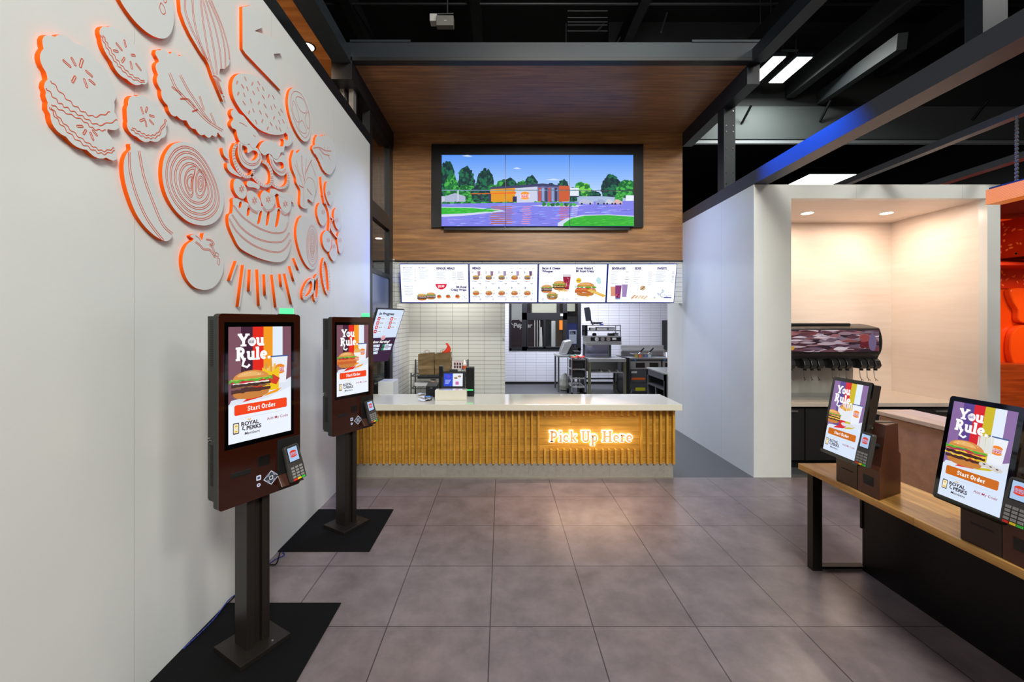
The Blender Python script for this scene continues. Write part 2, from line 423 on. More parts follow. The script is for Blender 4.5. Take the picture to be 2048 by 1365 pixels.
def logo(cv, cx, cy, r, bun='#f0861c', red='#d3210f', bg='#f6ead8'):
    cv.ell(cx, cy, r*1.05, r*1.0, bg)
    cv.poly(arc(cx, cy+r*.36, r*.95, r*.6, 0, 180, 12), bun)
    cv.poly(arc(cx, cy-r*.44, r*.95, r*.42, 180, 360, 12), bun)
    cv.text('BURGER', cx, cy+r*.02, r*.3, red, .03, 'c', sx=1.15)
    cv.text('KING', cx, cy-r*.38, r*.36, red, .05, 'c', sx=1.35)
def burger(cv, cx, cy, w, kind=0, seed=1):
    q = random.Random(seed); h = w*.5
    def row(y, th, col, amp, ext=1., n=14):
        top = [(cx-w/2*ext+w*ext*i/n, y+th/2+q.uniform(-amp, amp)) for i in range(n+1)]
        bot = [(cx-w/2*ext+w*ext*i/n, y-th/2+q.uniform(-amp, amp)) for i in range(n, -1, -1)]
        cv.poly(top+bot, col)
    cv.poly(arc(cx, cy-h*.5, w*.44, h*.24, 180, 360, 10)+[(cx+w*.45, cy-h*.36), (cx-w*.45, cy-h*.36)], '#c9803a')
    if kind == 0:
        row(cy-h*.3, h*.2, '#4d2a22', h*.03, .98); row(cy-h*.12, h*.08, '#8a5a3a', h*.03, .94); row(cy-h*.02, h*.16, '#3e2320', h*.03, .98)
        row(cy+h*.08, h*.07, '#f1e9dc', h*.02, .9); row(cy+h*.14, h*.1, '#c8283a', h*.02, .95)
    elif kind == 1:
        row(cy-h*.22, h*.3, '#c8632c', h*.06, 1.08); row(cy-h*.05, h*.16, '#e0813a', h*.05, 1.04); row(cy+h*.08, h*.12, '#cf3b2c', h*.03, .95)
    else:
        row(cy-h*.32, h*.16, '#4d2a22', h*.03, 1.); row(cy-h*.18, h*.1, '#f2c832', h*.05, 1.06); row(cy-h*.06, h*.16, '#44251f', h*.03, 1.)
        row(cy+h*.06, h*.09, '#f2c832', h*.04, 1.04); row(cy+h*.14, h*.12, '#b8354a', h*.05, 1.02)
    row(cy+h*.22, h*.13, '#59a82e', h*.06, 1.08); row(cy+h*.27, h*.06, '#8cc84a', h*.04, 1.0)
    cv.poly(arc(cx, cy+h*.28, w*.45, h*.42, 0, 180, 16), '#d98f45')
    cv.poly(arc(cx-w*.05, cy+h*.4, w*.3, h*.24, 0, 180, 12), '#eab46c')
    if w > 12:
        for i in range(9): cv.ell(cx+q.uniform(-.3, .3)*w, cy+h*q.uniform(.42, .6), w*.012, w*.008, '#f8e6c0', n=6)
def fries(cv, x, y, w, h, seed=3, box='#f2c417'):
    q = random.Random(seed)
    for i in range(9):
        a = x+w*(.05+.1*i); t = y+h*(.95+q.uniform(0, .35)); cv.poly([(a, y+h*.5), (a+w*.1, y+h*.5), (a+w*.1+q.uniform(-.06, .1)*w, t), (a+q.uniform(-.06, .06)*w, t)], ['#eebb55', '#d89a3a', '#f4cc70'][i % 3])
    if box: cv.poly([(x, y), (x+w, y), (x+w*1.06, y+h), (x+w*.5, y+h*.78), (x-w*.06, y+h)], box)
def cup(cv, x, y, w, h, col='#e9ecf4', rim='#c9d4ea', lg=True):
    cv.poly([(x+w*.12, y), (x+w*.88, y), (x+w, y+h), (x, y+h)], col)
    cv.poly([(x-w*.04, y+h*.95), (x+w*1.04, y+h*.95), (x+w*1.04, y+h), (x-w*.04, y+h)], rim)
    if lg: logo(cv, x+w*.5, y+h*.5, w*.32, bg=col)
def kiosk_art(w, strength, table=False, var=0):
    """the start screen: 100 x 178 units"""
    cv = Canvas(100, 178, w, strength)
    pu, dp = ('#8a6aa0', '#5b4590') if table else ('#7c4f5e', '#421a33')
    rd, orr = ('#d8202a', '#cdb81c') if table else ('#e3210c', '#f39a14')
    bt = '#cc6a10' if table else '#f4420e'
    wt = '#d9e6fb' if table else '#eef4ff'
    cv.rect(0, 0, 100, 178, wt)
    for a, b, c in ((0, 18, pu), (18, 36, dp), (36, 53, rd), (53, 68, orr), (68, 85, '#e2ecfb'), (85, 100, pu)):
        cv.poly([(a, 60+a*.22), (b, 60+b*.22), (b, 178), (a, 178)], c)
    cv.poly([(4, 66), (50, 70), (100, 92), (100, 76), (60, 62), (0, 58)], '#dfe6f2')
    cv.poly([(20, 61), (50, 65), (60, 72), (30, 68)], rd); cv.poly([(52, 65), (76, 70), (84, 76), (62, 71)], orr)
    cup(cv, 66, 84, 28, 46, '#eceff6', '#3d5a94')
    if not table and var == 0:
        fries(cv, 52, 74, 26, 38); cv.poly([(60, 88), (74, 82), (80, 92), (68, 100)], '#d23a20')
        burger(cv, 34, 88, 62, 0, 4)
    elif not table:
        cup(cv, 52, 80, 22, 28, '#f4f0ec', '#e8b87a', False); logo(cv, 63, 90, 6, bg='#f4f0ec')
        for i in range(5): cv.blob(56+i*3.5, 110+(i % 2)*3, 4, 4, '#e5b464', .1, 10, i)
        burger(cv, 30, 90, 56, 1, 5)
    elif var == 0:
        for i in range(8): cv.poly([(34+i*4, 98), (37+i*4, 98), (37+i*4+(i % 3)-1, 124+(i*5 % 8)), (34+i*4, 124+(i*5 % 8))], '#e3e4e8')
        fries(cv, 28, 84, 40, 30, 8, '#e6e9f0'); burger(cv, 14, 88, 46, 2, 6)
        for x in (52, 62, 72): cv.ell(x, 76, 9, 4, '#dcd9d8'); 
    else:
        for i in range(8): cv.poly([(50+i*3, 98), (53+i*3, 98), (53+i*3+(i % 3)-1, 124+(i*5 % 8)), (50+i*3, 124+(i*5 % 8))], '#dfe0da')
        burger(cv, 34, 88, 64, 2, 7)
        for x in (66, 76, 86): cv.ell(x, 78-(x-66)*.15, 8, 4, '#d6cfcb'); cv.ell(x, 79-(x-66)*.15, 2, 1, '#3a2a2a')
    cv.slab('You', 14, 148, 19, '#ffffff', sx=.92, grow=.02)
    logo(cv, 33.5, 155, 5.2, bun='#e8e4ee', red=dp, bg='#ffffff')
    cv.slab('Rule.', 10, 126, 20, '#ffffff', sx=.9, grow=.02)
    cv.line([(22, 126), (20, 118), (27, 115), (31, 119)], 3.6, '#ffffff')
    cv.rrect(8, 42, 92, 58, 2.5, bt); cv.slab('Start Order', 50, 46.5, 7.5, '#ffffff', 'c', sx=.9)
    cv.line([(16, 37), (84, 37)], .4, '#b9c3d6')
    cv.rrect(6, 14, 15, 31, 1.4, '#3a3038'); cv.rrect(7, 15.6, 14, 29.4, .8, '#f2e8c8'); cv.rect(8.5, 25, 12.5, 27, '#e7b416'); cv.rect(8.5, 17, 12.5, 19, '#e7b416')
    cv.text('ROYAL', 18, 24.5, 6.2, '#2a1620', .035); cv.text('PERKS', 26, 17, 6.2, '#2a1620', .035)
    cv.poly([(27, 32), (30, 32.6), (33, 32), (31.5, 34.6), (30, 33.4), (28.5, 34.6)], '#f2b41a')
    cv.line([(21, 24), (20, 19), (24, 17.6)], 1.6, '#2a1620')
    cv.text('Members', 23, 10, 4.6, '#2a1620', .01, shear=.12)
    cv.text('Add My Code', 58, 26, 4.6, '#a3203a', .004)
    return cv

# ============================================================ THE SETTING
XL, XR = -1.74, 2.90         # faces of the left and right walls
YH = 6.65                    # wooden header
SOF = 4.82                   # underside of the wooden soffit
FLOOR = tiles('dark_floor_tile', '#786c6e', '#423a3c', .6035, .6035, 0, 1, -.067, 2.433, .0035, .29, .03, .28, 4.5, .3)
LAM = tiles('white_laminate', '#dfe1df', '#c2c4c2', 1.17, 9, 1, 2, .797, -1, .0016, .24, .0, .02, 1.5, .1)
LAMX = tiles('white_laminate_front', '#dedfdb', '#b4b6b4', 1.22, 9, 0, 2, .42, -1, .0016, .3, .0, .02, 1.5, .1)
TILEX = tiles('white_stacked_tile_front', '#dadad4', '#7d7d7c', .30, .0752, 0, 2, -.01, .02, .0028, .2, .03, 0, 3, .3)
TILEY = tiles('white_stacked_tile_side', '#d4d4d2', '#6f6f70', .30, .0752, 1, 2, 0, .02, .0028, .2, .03, 0, 3, .3)
TILEK = tiles('kitchen_tile', '#d8d8dc', '#8c8c92', .30, .0752, 0, 2, .1, .02, .003, .28, .02, 0, 3, .3)
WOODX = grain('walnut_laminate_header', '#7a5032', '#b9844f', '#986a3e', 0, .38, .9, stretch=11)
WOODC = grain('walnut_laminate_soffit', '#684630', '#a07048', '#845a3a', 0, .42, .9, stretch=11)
WOODP = grain('bay_wood_planks', '#8a4f25', '#b97a40', None, 0, .3, .8, plank=.3, uaxis=1, stretch=6, plen=6)
PALE = grain('pale_limewashed_laminate', '#e8d8cb', '#efe2d7', None, 0, .42, .7, stretch=12)
PALEY = grain('pale_limewashed_laminate_side', '#e8d8cb', '#efe2d7', None, 1, .42, .7, stretch=12)
KFLOOR = mat('grey_kitchen_floor', '#4e5050', .5, var=.18, scale=60)
QUARTZ = mat('cream_quartz', '#e4dfcf', .1, var=.05, scale=90, coat=.3)

f = MB().box(-9, -7, -.06, 16, 4.77, 0).build('floor', FLOOR); struct(f, 'dark grey purple tiled floor of the hall')
f = MB().box(-9, 4.77, -.06, 16, 13.0, 0).build('floor', KFLOOR); struct(f, 'speckled grey floor behind the counter')
f = MB().box(-9, 13.0, -.06, 16, 26, -.001).build('floor', mat('pale_hall_floor', '#9a9c9a', .5, var=.1)); struct(f, 'pale floor beyond the drive window')
sbox('wall_far_partition', (-1, 17.7, 0, 8, 17.8, 4.2), mat('aubergine_wall', '#38242e', .5), 'dark partition beyond the drive window')
struct(MB().box(-9, -7, 10.2, 16, 26, 10.4).build('ceiling', HALL), 'black hall ceiling')
sbox('wall_left', (XL-.14, -6, 0, XL, 5.49, 4.14), LAM, 'tall white laminate wall carrying the orange edged cutouts')
sbox('trim_1', (XL-.16, -6, 4.14, XL+.004, 5.49, 4.27), BLACK, 'black steel cap on the left white wall')
sbox('wall_right', (XR, 4.77, 0, XR+.12, 7.25, 3.37), LAM, 'white laminate side wall right of the counter')
# the niche housing the drinks counter
sbox('wall_right', (XR+.12, 4.771, 0, 3.33, 4.86, 3.37), LAMX, 'white front pier left of the drinks niche')
sbox('trim_2', (3.33, 4.771, 3.21, 5.586, 4.86, 3.37), LAMX, 'white header over the drinks niche')
sbox('wall_right', (5.586, 4.771, 0, 5.735, 4.86, 3.37), LAMX, 'narrow white pier right of the drinks niche')
sbox('wall_niche_back', (3.02, 5.945, 0, 5.62, 6.05, 3.3), PALE, 'pale wood back wall of the drinks niche')
sbox('wall_niche_right', (5.586, 4.86, 0, 5.7, 5.945, 3.3), PALEY, 'pale wood side wall of the drinks niche')
sbox('ceiling', (3.02, 4.86, 3.21, 5.586, 5.945, 3.27), PALE, 'pale lid of the drinks niche')
# wooden header, soffit
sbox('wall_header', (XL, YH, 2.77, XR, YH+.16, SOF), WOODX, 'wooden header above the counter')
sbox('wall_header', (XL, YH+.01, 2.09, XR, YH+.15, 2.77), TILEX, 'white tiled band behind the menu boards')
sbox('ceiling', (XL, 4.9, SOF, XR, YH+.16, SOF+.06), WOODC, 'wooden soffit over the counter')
sbox('trim_3', (-2.1, 4.80, SOF+.035, XR+.18, 4.90, 5.025), DKGREY, 'long dark steel beam across the front of the soffit')
sbox('trim_3', (-1.9, 4.80, SOF-.004, XR+.1, 4.90, SOF+.034), BLACK, 'thin black lip under the front beam')
sbox('trim_4', (-1.95, -6, 4.79, XL, 4.80, 4.93), DKGREY, 'dark steel beam running along above the left wall')
sbox('trim_4', (-1.97, 4.80, 4.60, XL+.01, YH, 4.86), BLACK, 'black steel beam along the left of the soffit')
sbox('trim_5', (XR, -6, 4.80, XR+.15, 4.80, 4.95), DKGREY, 'dark steel beam running along at upper right')
sbox('trim_5', (XR, 4.90, 4.60, XR+.15, YH, 4.88), DKGREY, 'dark steel beam along the right of the soffit')
BEAM = mat('painted_beam', '#3a3d44', .45, var=.06, scale=4)
sbox('trim_6', (XR, -6, 3.375, XR+.17, 7.25, 3.53), BEAM, 'lower steel beam that rests on the right white wall')
sbox('trim_7', (4.27, -6, 3.50, 4.35, 6.2, 3.565), BEAM, 'second lower steel beam to the right')
sbox('trim_8', (5.44, -6, 3.50, 5.55, 6.2, 3.57), BEAM, 'third lower steel beam far right')
def bolted_post(x, y, z0, z1, w, d, bolts, label):
    t = struct(MB().box(x, y, z0, x+w, y+d, z1).build('trim_9', DKGREY), label)
    b = MB()
    for z in bolts:
        for dx in (.03, w-.03): b.cyl((x+dx, y-.006, z), (x+dx, y+.002, z), .008, 8)
    b.build('bolt_row', CHROME, t)
bolted_post(2.91, 5.43, 3.53, 4.62, .15, .155, [3.60, 3.62+.12, 3.95, 4.0+.06, 4.28, 4.36, 4.55], 'dark steel post with bolts above the right wall')
bolted_post(2.90, 2.50, 3.53, 4.80, .15, .10, [4.6], 'dark steel post at upper right')
# plates where the front beam meets the side beams
sbox('trim_10', (-1.75, 4.79, 5.025, -1.05, 4.80, 5.05), DKGREY, 'splice plate left'); sbox('trim_10', (2.2, 4.79, 5.025, 3.05, 4.80, 5.05), DKGREY, 'splice plate right')
for i, x in enumerate((-1.95, -1.84)):
    sbox('trim_11', (x, 5.0, 4.27, x+.055, 5.1, 4.79), mat('grey_post', '#8b8580', .35, .3), 'pale grey clerestory post above the left wall')
# soffit of the next bay, seen over the left wall and through the glass
sbox('ceiling', (-5.5, -2, SOF, -1.97, 10.5, SOF+.06), WOODP, 'plank soffit of the bay behind the left wall')
# storefront frame left of the counter
Mf = MB()
for y0, y1 in ((5.49, 5.60), (6.46, 6.64)): Mf.box(XL-.10, y0, 0, XL, y1, 4.62)
for z0, z1 in ((3.22, 3.44), (2.46, 2.52), (4.50, 4.62)): Mf.box(XL-.08, 5.60, z0, XL, 6.46, z1)
wf = struct(Mf.build('window_1', BLACK), 'tall black steel glazed frame beside the counter')
MB().box(XL-.05, 5.60, .9, XL-.04, 6.46, 4.5).build('pane', glass('storefront_glass', (.82, .86, .9, 1)), wf)
MB().box(XL-.06, 5.6, 0, XL-.02, 6.46, .9).build('kick_panel', BLACK, wf)
bl = MB().box(XL-.03, 5.60, 1.92, XL-.012, 6.46, 2.46).build('spandrel_panel', mat('slate_spandrel', '#5c6470', .25), wf)
# tiled side wall and tiled wall behind the till
sbox('wall_tiled_side', (XL-.1, YH-.01, 0, XL+.03, 7.7, 2.8), TILEY, 'white tiled return wall at the left end of the counter')
sbox('wall_tiled_back', (XL+.03, 7.7, 0, .065, 7.85, 2.8), TILEX, 'white tiled wall behind the till')
sbox('trim_12', (XL, YH-.02, 2.76, XR, YH+.005, 2.775), BLACK, 'dark line under the wooden header')
# kitchen shell
kb = MB()
YK = 12.0
WX0, WX1, WZ0, WZ1 = .22, 2.30, .96, 3.02
for c in ((-.4, YK, 0, WX0, YK+.15, 3.1), (WX1, YK, 0, 6.2, YK+.15, 3.1), (WX0, YK, 0, WX1, YK+.15, WZ0), (WX0, YK, WZ1, WX1, YK+.15, 3.1)): kb.box(*c)
struct(kb.build('wall_kitchen_back', TILEK), 'white tiled kitchen back wall with a drive window')
sbox('wall_kitchen_left', (-.1, 7.85, 0, .065, 12.0, 3.1), TILEY, 'kitchen partition'); sbox('wall_kitchen_right', (6.1, 6.5, 0, 6.2, 12.1, 3.1), TILEY, 'kitchen right wall')
sbox('ceiling', (XL-.1, 6.82, 3.02, 6.2, 12.1, 3.1), mat('white_ceiling_panel', '#d8d8d8', .7), 'white kitchen ceiling')
sbox('baseboard_kitchen', (.065, 11.98, 0, 6.1, 12.0, .07), MATTE, 'black baseboard of the kitchen')
# drive window
wf = MB()
def vbar(u0, u1, z0=WZ0, z1=WZ1, d=.08):
    wf.box((u0-VX)*YK/FPX, YK-.02, z0, (u1-VX)*YK/FPX, YK-.02+d, z1)
vbar(1018.5, 1023); vbar(1044, 1053.8); vbar(1125.8, 1134.2); vbar(1155.8, 1161.8)
def hbar(v0, v1, u0, u1, d=.08): wf.box((u0-VX)*YK/FPX, YK-.02, EYE-(v1-VY)*YK/FPX, (u1-VX)*YK/FPX, YK-.02+d, EYE-(v0-VY)*YK/FPX)
hbar(696.5, 702, 1018.5, 1161.8); hbar(626, 640, 1044, 1134); hbar(562, 568, 1018.5, 1161.8); hbar(640, 697, 1053, 1055.5); hbar(640, 697, 1087, 1091, .1); hbar(694, 698, 1044, 1134, .1)
W2 = struct(wf.build('window_2', BLACK), 'black framed drive window in the kitchen wall')
MB().box(WX0+.02, YK+.03, WZ0+.02, WX1-.02, YK+.036, WZ1-.02).build('pane', glass(), W2)
MB().box(*[a for a in (px(1121, 628.5, YK-.05)[0], YK-.04, px(0, 632.5, YK)[2], px(1126, 628, YK-.05)[0], YK-.02, px(0, 628, YK)[2])]).build('sensor', WHITE, W2)
# hall shell: dark walls and the grey bulkhead high at the back
DARKW = mat('dark_hall_wall', '#0b0c0d', .8)
sbox('wall_hall_back', (-9, 24.4, 0, 16, 24.6, 10.4), DARKW, 'dark far wall of the hall')
sbox('wall_hall_left', (-9.1, -7, 0, -9, 24.6, 10.4), DARKW, 'dark left wall of the hall'); sbox('wall_hall_right', (16, -7, 0, 16.1, 24.6, 10.4), DARKW, 'dark right wall of the hall')
sbox('wall_hall_front', (-9, -7.1, 0, 16, -7, 10.4), mat('grey_hall_wall', '#55585a', .8), 'grey wall behind the viewer')

# ============================================================ COUNTER
SLATW = grain('golden_oak_slats', '#a8741e', '#dba640', '#c48e30', 2, .42, 2.2, stretch=9)
BOARDW = grain('golden_oak_boards', '#b07c26', '#dca748', '#c69236', 0, .45, 1.4, plank=.075, uaxis=2, seam='#4a2e0a', stretch=9, plen=1.6)
CY0 = 4.72
ct = thing('service_counter', 'long pickup counter with vertical golden wood slats and pale stone top', 'counter', (.15, 4.9, 0))
MB().box(-1.735, CY0+.05, .165, 1.98, 4.79, .85).build('front_board', BOARDW, ct, True)
MB().box(-1.735, 4.79, .0, 1.98, 5.2, .85).build('body', mat('counter_carcass', '#4b4640', .6), ct, True)
sl = MB(); u = 1356.0; x = 1.965
k = 0
while x > -1.73:
    w_ = .024
    if .46 < x < 1.56 and not (x < .47 or x > 1.55): 
        sl.box(x-w_/2, CY0+.005, .72, x+w_/2, CY0+.05, .85); sl.box(x-w_/2, CY0+.005, .165, x+w_/2, CY0+.05, .335)
    else: sl.box(x-w_/2, CY0+.005, .165, x+w_/2, CY0+.05, .85)
    x -= .0735
o = sl.build('slat_facing', SLATW, ct, True, bevel=.002)
MB().box(-1.735, CY0+.03, 0, 1.965, 4.79, .165).build('plinth', tiles('grey_plinth_tile', '#98928a', '#827c72', .31, .4, 0, 2, .0, -.1, .002, .5, .04, .12, 20, .1), ct, True)
MB().box(-1.735, CY0+.018, 0, 1.965, CY0+.03, .014).build('kick_strip', mat('pale_metal_strip', '#b5aea2', .3, .6), ct, True)
MB().box(-1.735, 4.63, .78+.018, 2.018, 5.30, .867).build('countertop', QUARTZ, ct, True, bevel=.003)
rb = MB().box(-.783, 4.88, .868, -.41, 5.0, .985).build('raised_stone_block', QUARTZ, bevel=.003)
tag(rb, 'cream stone block standing on the countertop in front of the till screen', 'counter block')
# illuminated sign on the front board
s_ = 177.6
sg = thing('pickup_sign', 'glowing halo lit wooden letters reading Pick Up Here on the counter front', 'sign', (.92, CY0+.05, .4))
LH = .128; wd = slab_width('Pick Up Here')*LH; TW = (1269-1100)/177.; sx = TW/wd; x0 = (1100-VX)/177.; zb = EYE-(888-VY)/177.
for nm, grow, y0, y1, m in (('halo_light', .045, CY0+.036, CY0+.046, glow('#ffe6cc', 9.0, 'halo')), ('letter_faces', -.01, CY0+.020, CY0+.033, mat('letter_face_wood', '#d69a68', .5))):
    g = MB(); kk = 0
    for p in slab_polys('Pick Up Here', grow):
        q = [(x0+a*LH*sx, zb+b*LH) for a, b in p]; kk += 1; e = (kk % 7)*.00012
        g.prism(q, y0-e, y1+e, 'y')
    if nm == 'halo_light': g.build(nm, m, sg, True)
xx = 0
for ch in 'Pick Up Here':
    g = MB()
    for kk, p in enumerate(slab_polys(ch, -.01)):
        e = (kk % 7)*.00012; g.prism([(x0+(a+xx)*LH*sx, zb+b*LH) for a, b in p], CY0+.020-e, CY0+.033+e, 'y')
    if g.v: g.build('letter', mat('letter_face_wood', '#d69a68', .5), sg, True)
    xx += SLAB[ch][0]
for i in range(6):
    d = bpy.data.lights.new('halo_glow', 'POINT'); d.energy = .45; d.color = (1, .72, .45); d.shadow_soft_size = .05
    o = bpy.data.objects.new('halo_glow', d); COL.objects.link(o); o.location = (x0+.08+i*.16, CY0-.09, zb+.06)

# things on the countertop
def pay_terminal(parent, M, label=None):
    """hand-held card reader; local: face +z, up +y, .082 x .175"""
    M = M @ Matrix.Scale(1.14, 4)
    b = MB(); w, h, t = .041, .0875, .022
    b.M = M; b.prism([(-w, -h), (w, -h), (w*1.02, -h*.2), (w*.94, h*.9), (w*.8, h), (-w*.8, h), (-w*.94, h*.9), (-w*1.02, -h*.2)], 0, t)
    o = b.build('payment_terminal', mat('terminal_grey', '#3d3b39', .35), parent, bevel=.004)
    c = Canvas(60, 78, .058, 1.0); c.rect(0, 0, 60, 78, '#0b0d12'); c.rect(4, 4, 56, 74, '#a9c6ea'); logo(c, 30, 40, 20, bun='#d83c20', bg='#a9c6ea')
    sc = c.mb; 
    so = sc.build('display', c.mats, o); so.matrix_local = M @ Matrix.Translation((-.029, .005, t+.0005))
    kb = MB(); kb.M = M
    for r in range(4):
        for cc in range(3): kb.box(-.030+cc*.022, -.018-r*.0145, t, -.030+cc*.022+.016, -.028-r*.0145, t+.003, 0)
    for cc in range(3): kb.box(-.030+cc*.022, -.0755, t, -.030+cc*.022+.018, -.084, t+.003, 1+cc)
    kb.build('keypad', [mat('key_grey', '#8e8d8b', .4), mat('key_red', '#e0281c', .4), mat('key_yellow', '#f2d21c', .4), mat('key_green', '#35c43a', .4)], o)
    return o
t = thing('card_reader', 'small card reader lying on the countertop left of the cream block', 'card reader', (-.87, 4.93, .868), .25)
b = MB().prism([(-.05, 0), (.05, 0), (.05, .02), (-.05, .045)], -.035, .035, 'y')
b2 = MB(); b2.M = Matrix.Rotation(0, 4, 'Z'); b2.prism([(-.04, 0), (.04, 0), (.04, .03), (-.04, .03)], -.07, .07, 'y'); b2.build('body', mat('terminal_grey', '#3d3b39', .35), t, bevel=.006)
MB().box(-.028, -.0, .0302, .028, .06, .0312).build('display', glow('#4f8fe6', 1.0, 'screen'), t)
MB().box(-.03, -.06, .0302, .03, -.01, .0318).build('keypad', mat('key_grey', '#8e8d8b', .4), t)
for i, (u, v, rz) in enumerate(((857-5, 790.5, .5), (858, 797, -.2), (854, 802, .1))):
    Yp = FPX*(EYE-.868)/(v-VY); p = px(u, v, Yp); a, bb = (.07, .05)
    m_ = MB(); m_.M = Matrix.Translation((p[0]-.03, Yp, .8685+i*.0004)) @ Matrix.Rotation(rz, 4, 'Z'); n_ = 6
    for j in range(n_):
        h0 = .012*math.sin(j*1.1+i); h1 = .012*math.sin((j+1)*1.1+i); xa = -a+2*a*j/n_; xb = -a+2*a*(j+1)/n_
        m_.add([(xa, -bb, .014+h0), (xb, -bb, .014+h1), (xb, bb, .014+h1*.6), (xa, bb, .014+h0*.6), (xa, -bb, .0135+h0), (xb, -bb, .0135+h1), (xb, bb, .0135+h1*.6), (xa, bb, .0135+h0*.6)], [(0, 1, 2, 3), (7, 6, 5, 4), (0, 4, 5, 1), (3, 2, 6, 7)])
    tag(m_.build('receipt_slip', mat('paper', '#e8eaf0', .6)), ('curled white receipt slip furthest back left of the card reader', 'white receipt slip just left of the card reader', 'white receipt slip nearest the countertop front edge')[i], 'paper')
# receipt printer
t = thing('receipt_printer', 'black receipt printer behind the papers on the countertop', 'printer', (-.86, 5.17, .868))
MB().prism([(-.08, 0), (.09, 0), (.09, .16), (-.08, .13)], -.07, .07, 'x').build('body', mat('printer_black', '#121314', .35), t, bevel=.006)
MB().box(-.055, -.0835, .05, .055, -.079, .075).build('paper_slot', MATTE, t)
MB().box(-.015, -.0845, .108, .012, -.082, .112).build('maker_mark', WHITE, t)
# till
t = thing('till', 'black till with a lit ordering screen behind the cream block', 'till', (-.60, 5.10, .868))
MB().box(-.10, .02, 0, .10, .14, .10).build('base', mat('printer_black', '#121314', .35), t, bevel=.008)
MB().prism([(.05, .08), (.10, .08), (.14, .325), (.09, .325)], -.05, .05, 'x').build('neck', BLACK, t)
Mt = Matrix.Translation((0, .03, .09)) @ Matrix.Rotation(math.radians(78), 4, 'X') @ Matrix.Rotation(0, 4, 'Z')
m_ = MB(); m_.M = Mt; m_.box(-.15, 0, -.03, .15, .22, 0); m_.build('screen_case', mat('printer_black', '#121314', .35), t, bevel=.005)
c = Canvas(150, 100, .235, 1.0); c.rect(0, 0, 150, 100, '#e6eefc'); c.rect(0, 0, 72, 100, '#1f45cf'); logo(c, 36, 76, 16, '#4a3fd8', '#6a3fd0', '#2a48cf')
for i in range(5): c.fuzz(12, 58-i*4, 48-i*7, 3, '#c4d4ff', i)
burger(c, 96, 66, 26, 0, 2); burger(c, 124, 78, 24, 0, 3); c.rrect(92, 10, 122, 38, 4, '#e79fd0'); logo(c, 107, 24, 12, '#c060a8', '#a03090', '#e79fd0')
o = c.build('display', t, Mt @ Matrix.Translation((-.1175, .035, .0006)))
MB().box(.16, .02, .0, .26, .14, .36).build('rear_housing', mat('printer_black', '#121314', .35), t, bevel=.006)
MB().box(-.18, .06, .0, -.13, .16, .37).build('customer_display', mat('printer_black', '#121314', .35), t, bevel=.006)
MB().box(.17, .012, .075, .25, .0195, .088).build('status_strip', glow('#3fe070', 2.0, 'status'), t)
# wire rack behind the till
t2 = t = thing('wire_rack', 'low wire shelf rack against the tiled wall behind the till', 'shelf rack', (-1.07, 7.25, 0))
for x in (-.47, .47):
    for y in (-.18, .18): MB().cyl((x, y, 0), (x, y, 1.12 if y > 0 else .92), .012, 8).build('post', DSTEEL, t)
for z in (.12, .46, .66, .868):
    m_ = MB()
    for y in (-.18, .18): m_.cyl((-.47, y, z), (.47, y, z), .008, 6)
    for x in (-.47, .47): m_.cyl((x, -.18, z), (x, .18, z), .008, 6)
    for i in range(13): m_.cyl((-.45+i*.075, -.18, z), (-.45+i*.075, .18, z), .004, 5)
    m_.build('wire_shelf', DSTEEL, t)
m_ = MB()
for z in (.95, 1.0, 1.06, 1.1): m_.cyl((-.47, .18, z), (.47, .18, z), .004, 5)
for i in range(10): m_.cyl((-.45+i*.1, .18, .88), (-.45+i*.1, .18, 1.1), .004, 5)
m_.build('back_grid', DSTEEL, t)
KRAFT = mat('kraft_paper', '#7c6440', .7, var=.12, scale=9, bump=.3)
def kraft_bag(x, label, lean=0., tall=.36):
    t = thing('paper_bag', label, 'paper bag', (x, 7.22, .885), lean, 'brown paper bags on the rack')
    w, d = .135, .085; m_ = MB()
    n = 7; q = random.Random(int(x*100))
    ring = [(-w, -d), (-w*.3, -d-.006), (w*.35, -d), (w, -d), (w*.94, 0), (w, d), (0, d), (-w, d), (-w*.94, 0)]
    L = []
    for i in range(n+1):
        z = tall*i/n; L.append([(a*(1-.03*math.sin(i*1.3))+q.uniform(-.006, .006), b_+q.uniform(-.006, .006)+(.012 if i in (3, 4) and b_ < 0 else 0), z+(a*.08 if i == n else 0)) for a, b_ in ring])
    vs = [p for r_ in L for p in r_]; k = len(ring)
    fs = [(i*k+j, i*k+(j+1) % k, (i+1)*k+(j+1) % k, (i+1)*k+j) for i in range(n) for j in range(k)]+[tuple(range(k-1, -1, -1))]
    m_.add(vs, fs); m_.build('bag', KRAFT, t)
    for y in (-d, d):
        h = MB(); h.tube([(-.04, y*.95, tall-.03), (-.035, y*.9, tall+.045), (.0, y*.85, tall+.058), (.035, y*.9, tall+.045), (.04, y*.95, tall-.03)], .003, 6); h.build('handle', KRAFT, t)
kraft_bag(-1.30, 'left brown paper bag with twisted handles on the wire rack', .06)
kraft_bag(-1.01, 'right brown paper bag on the wire rack below the orange glove', -.05, .37)
m_ = MB(); 
GL = mat('orange_cloth', '#e5380c', .6, var=.3, scale=18)
q = [(-.06, 0), (-.03, .01), (0, .04), (.03, .1), (.0, .13), (.03, .15), (.07, .1), (.09, .04), (.07, -.01), (0, -.02), (-.05, -.02)]
m_.prism([(a, b_) for a, b_ in smooth2(q, 3)], -.02, .02, 'y'); o = m_.build('orange_glove', GL, bevel=.008); o.location = (-.97, 7.20, 1.275)
tag(o, 'crumpled orange and red cloth sticking out of the right paper bag', 'cloth')
t = thing('cup_sleeve', 'paper fries cup with orange print on the wire rack left of the till', 'paper cup', px(866, 786, 7.2)[:2]+(.672,))
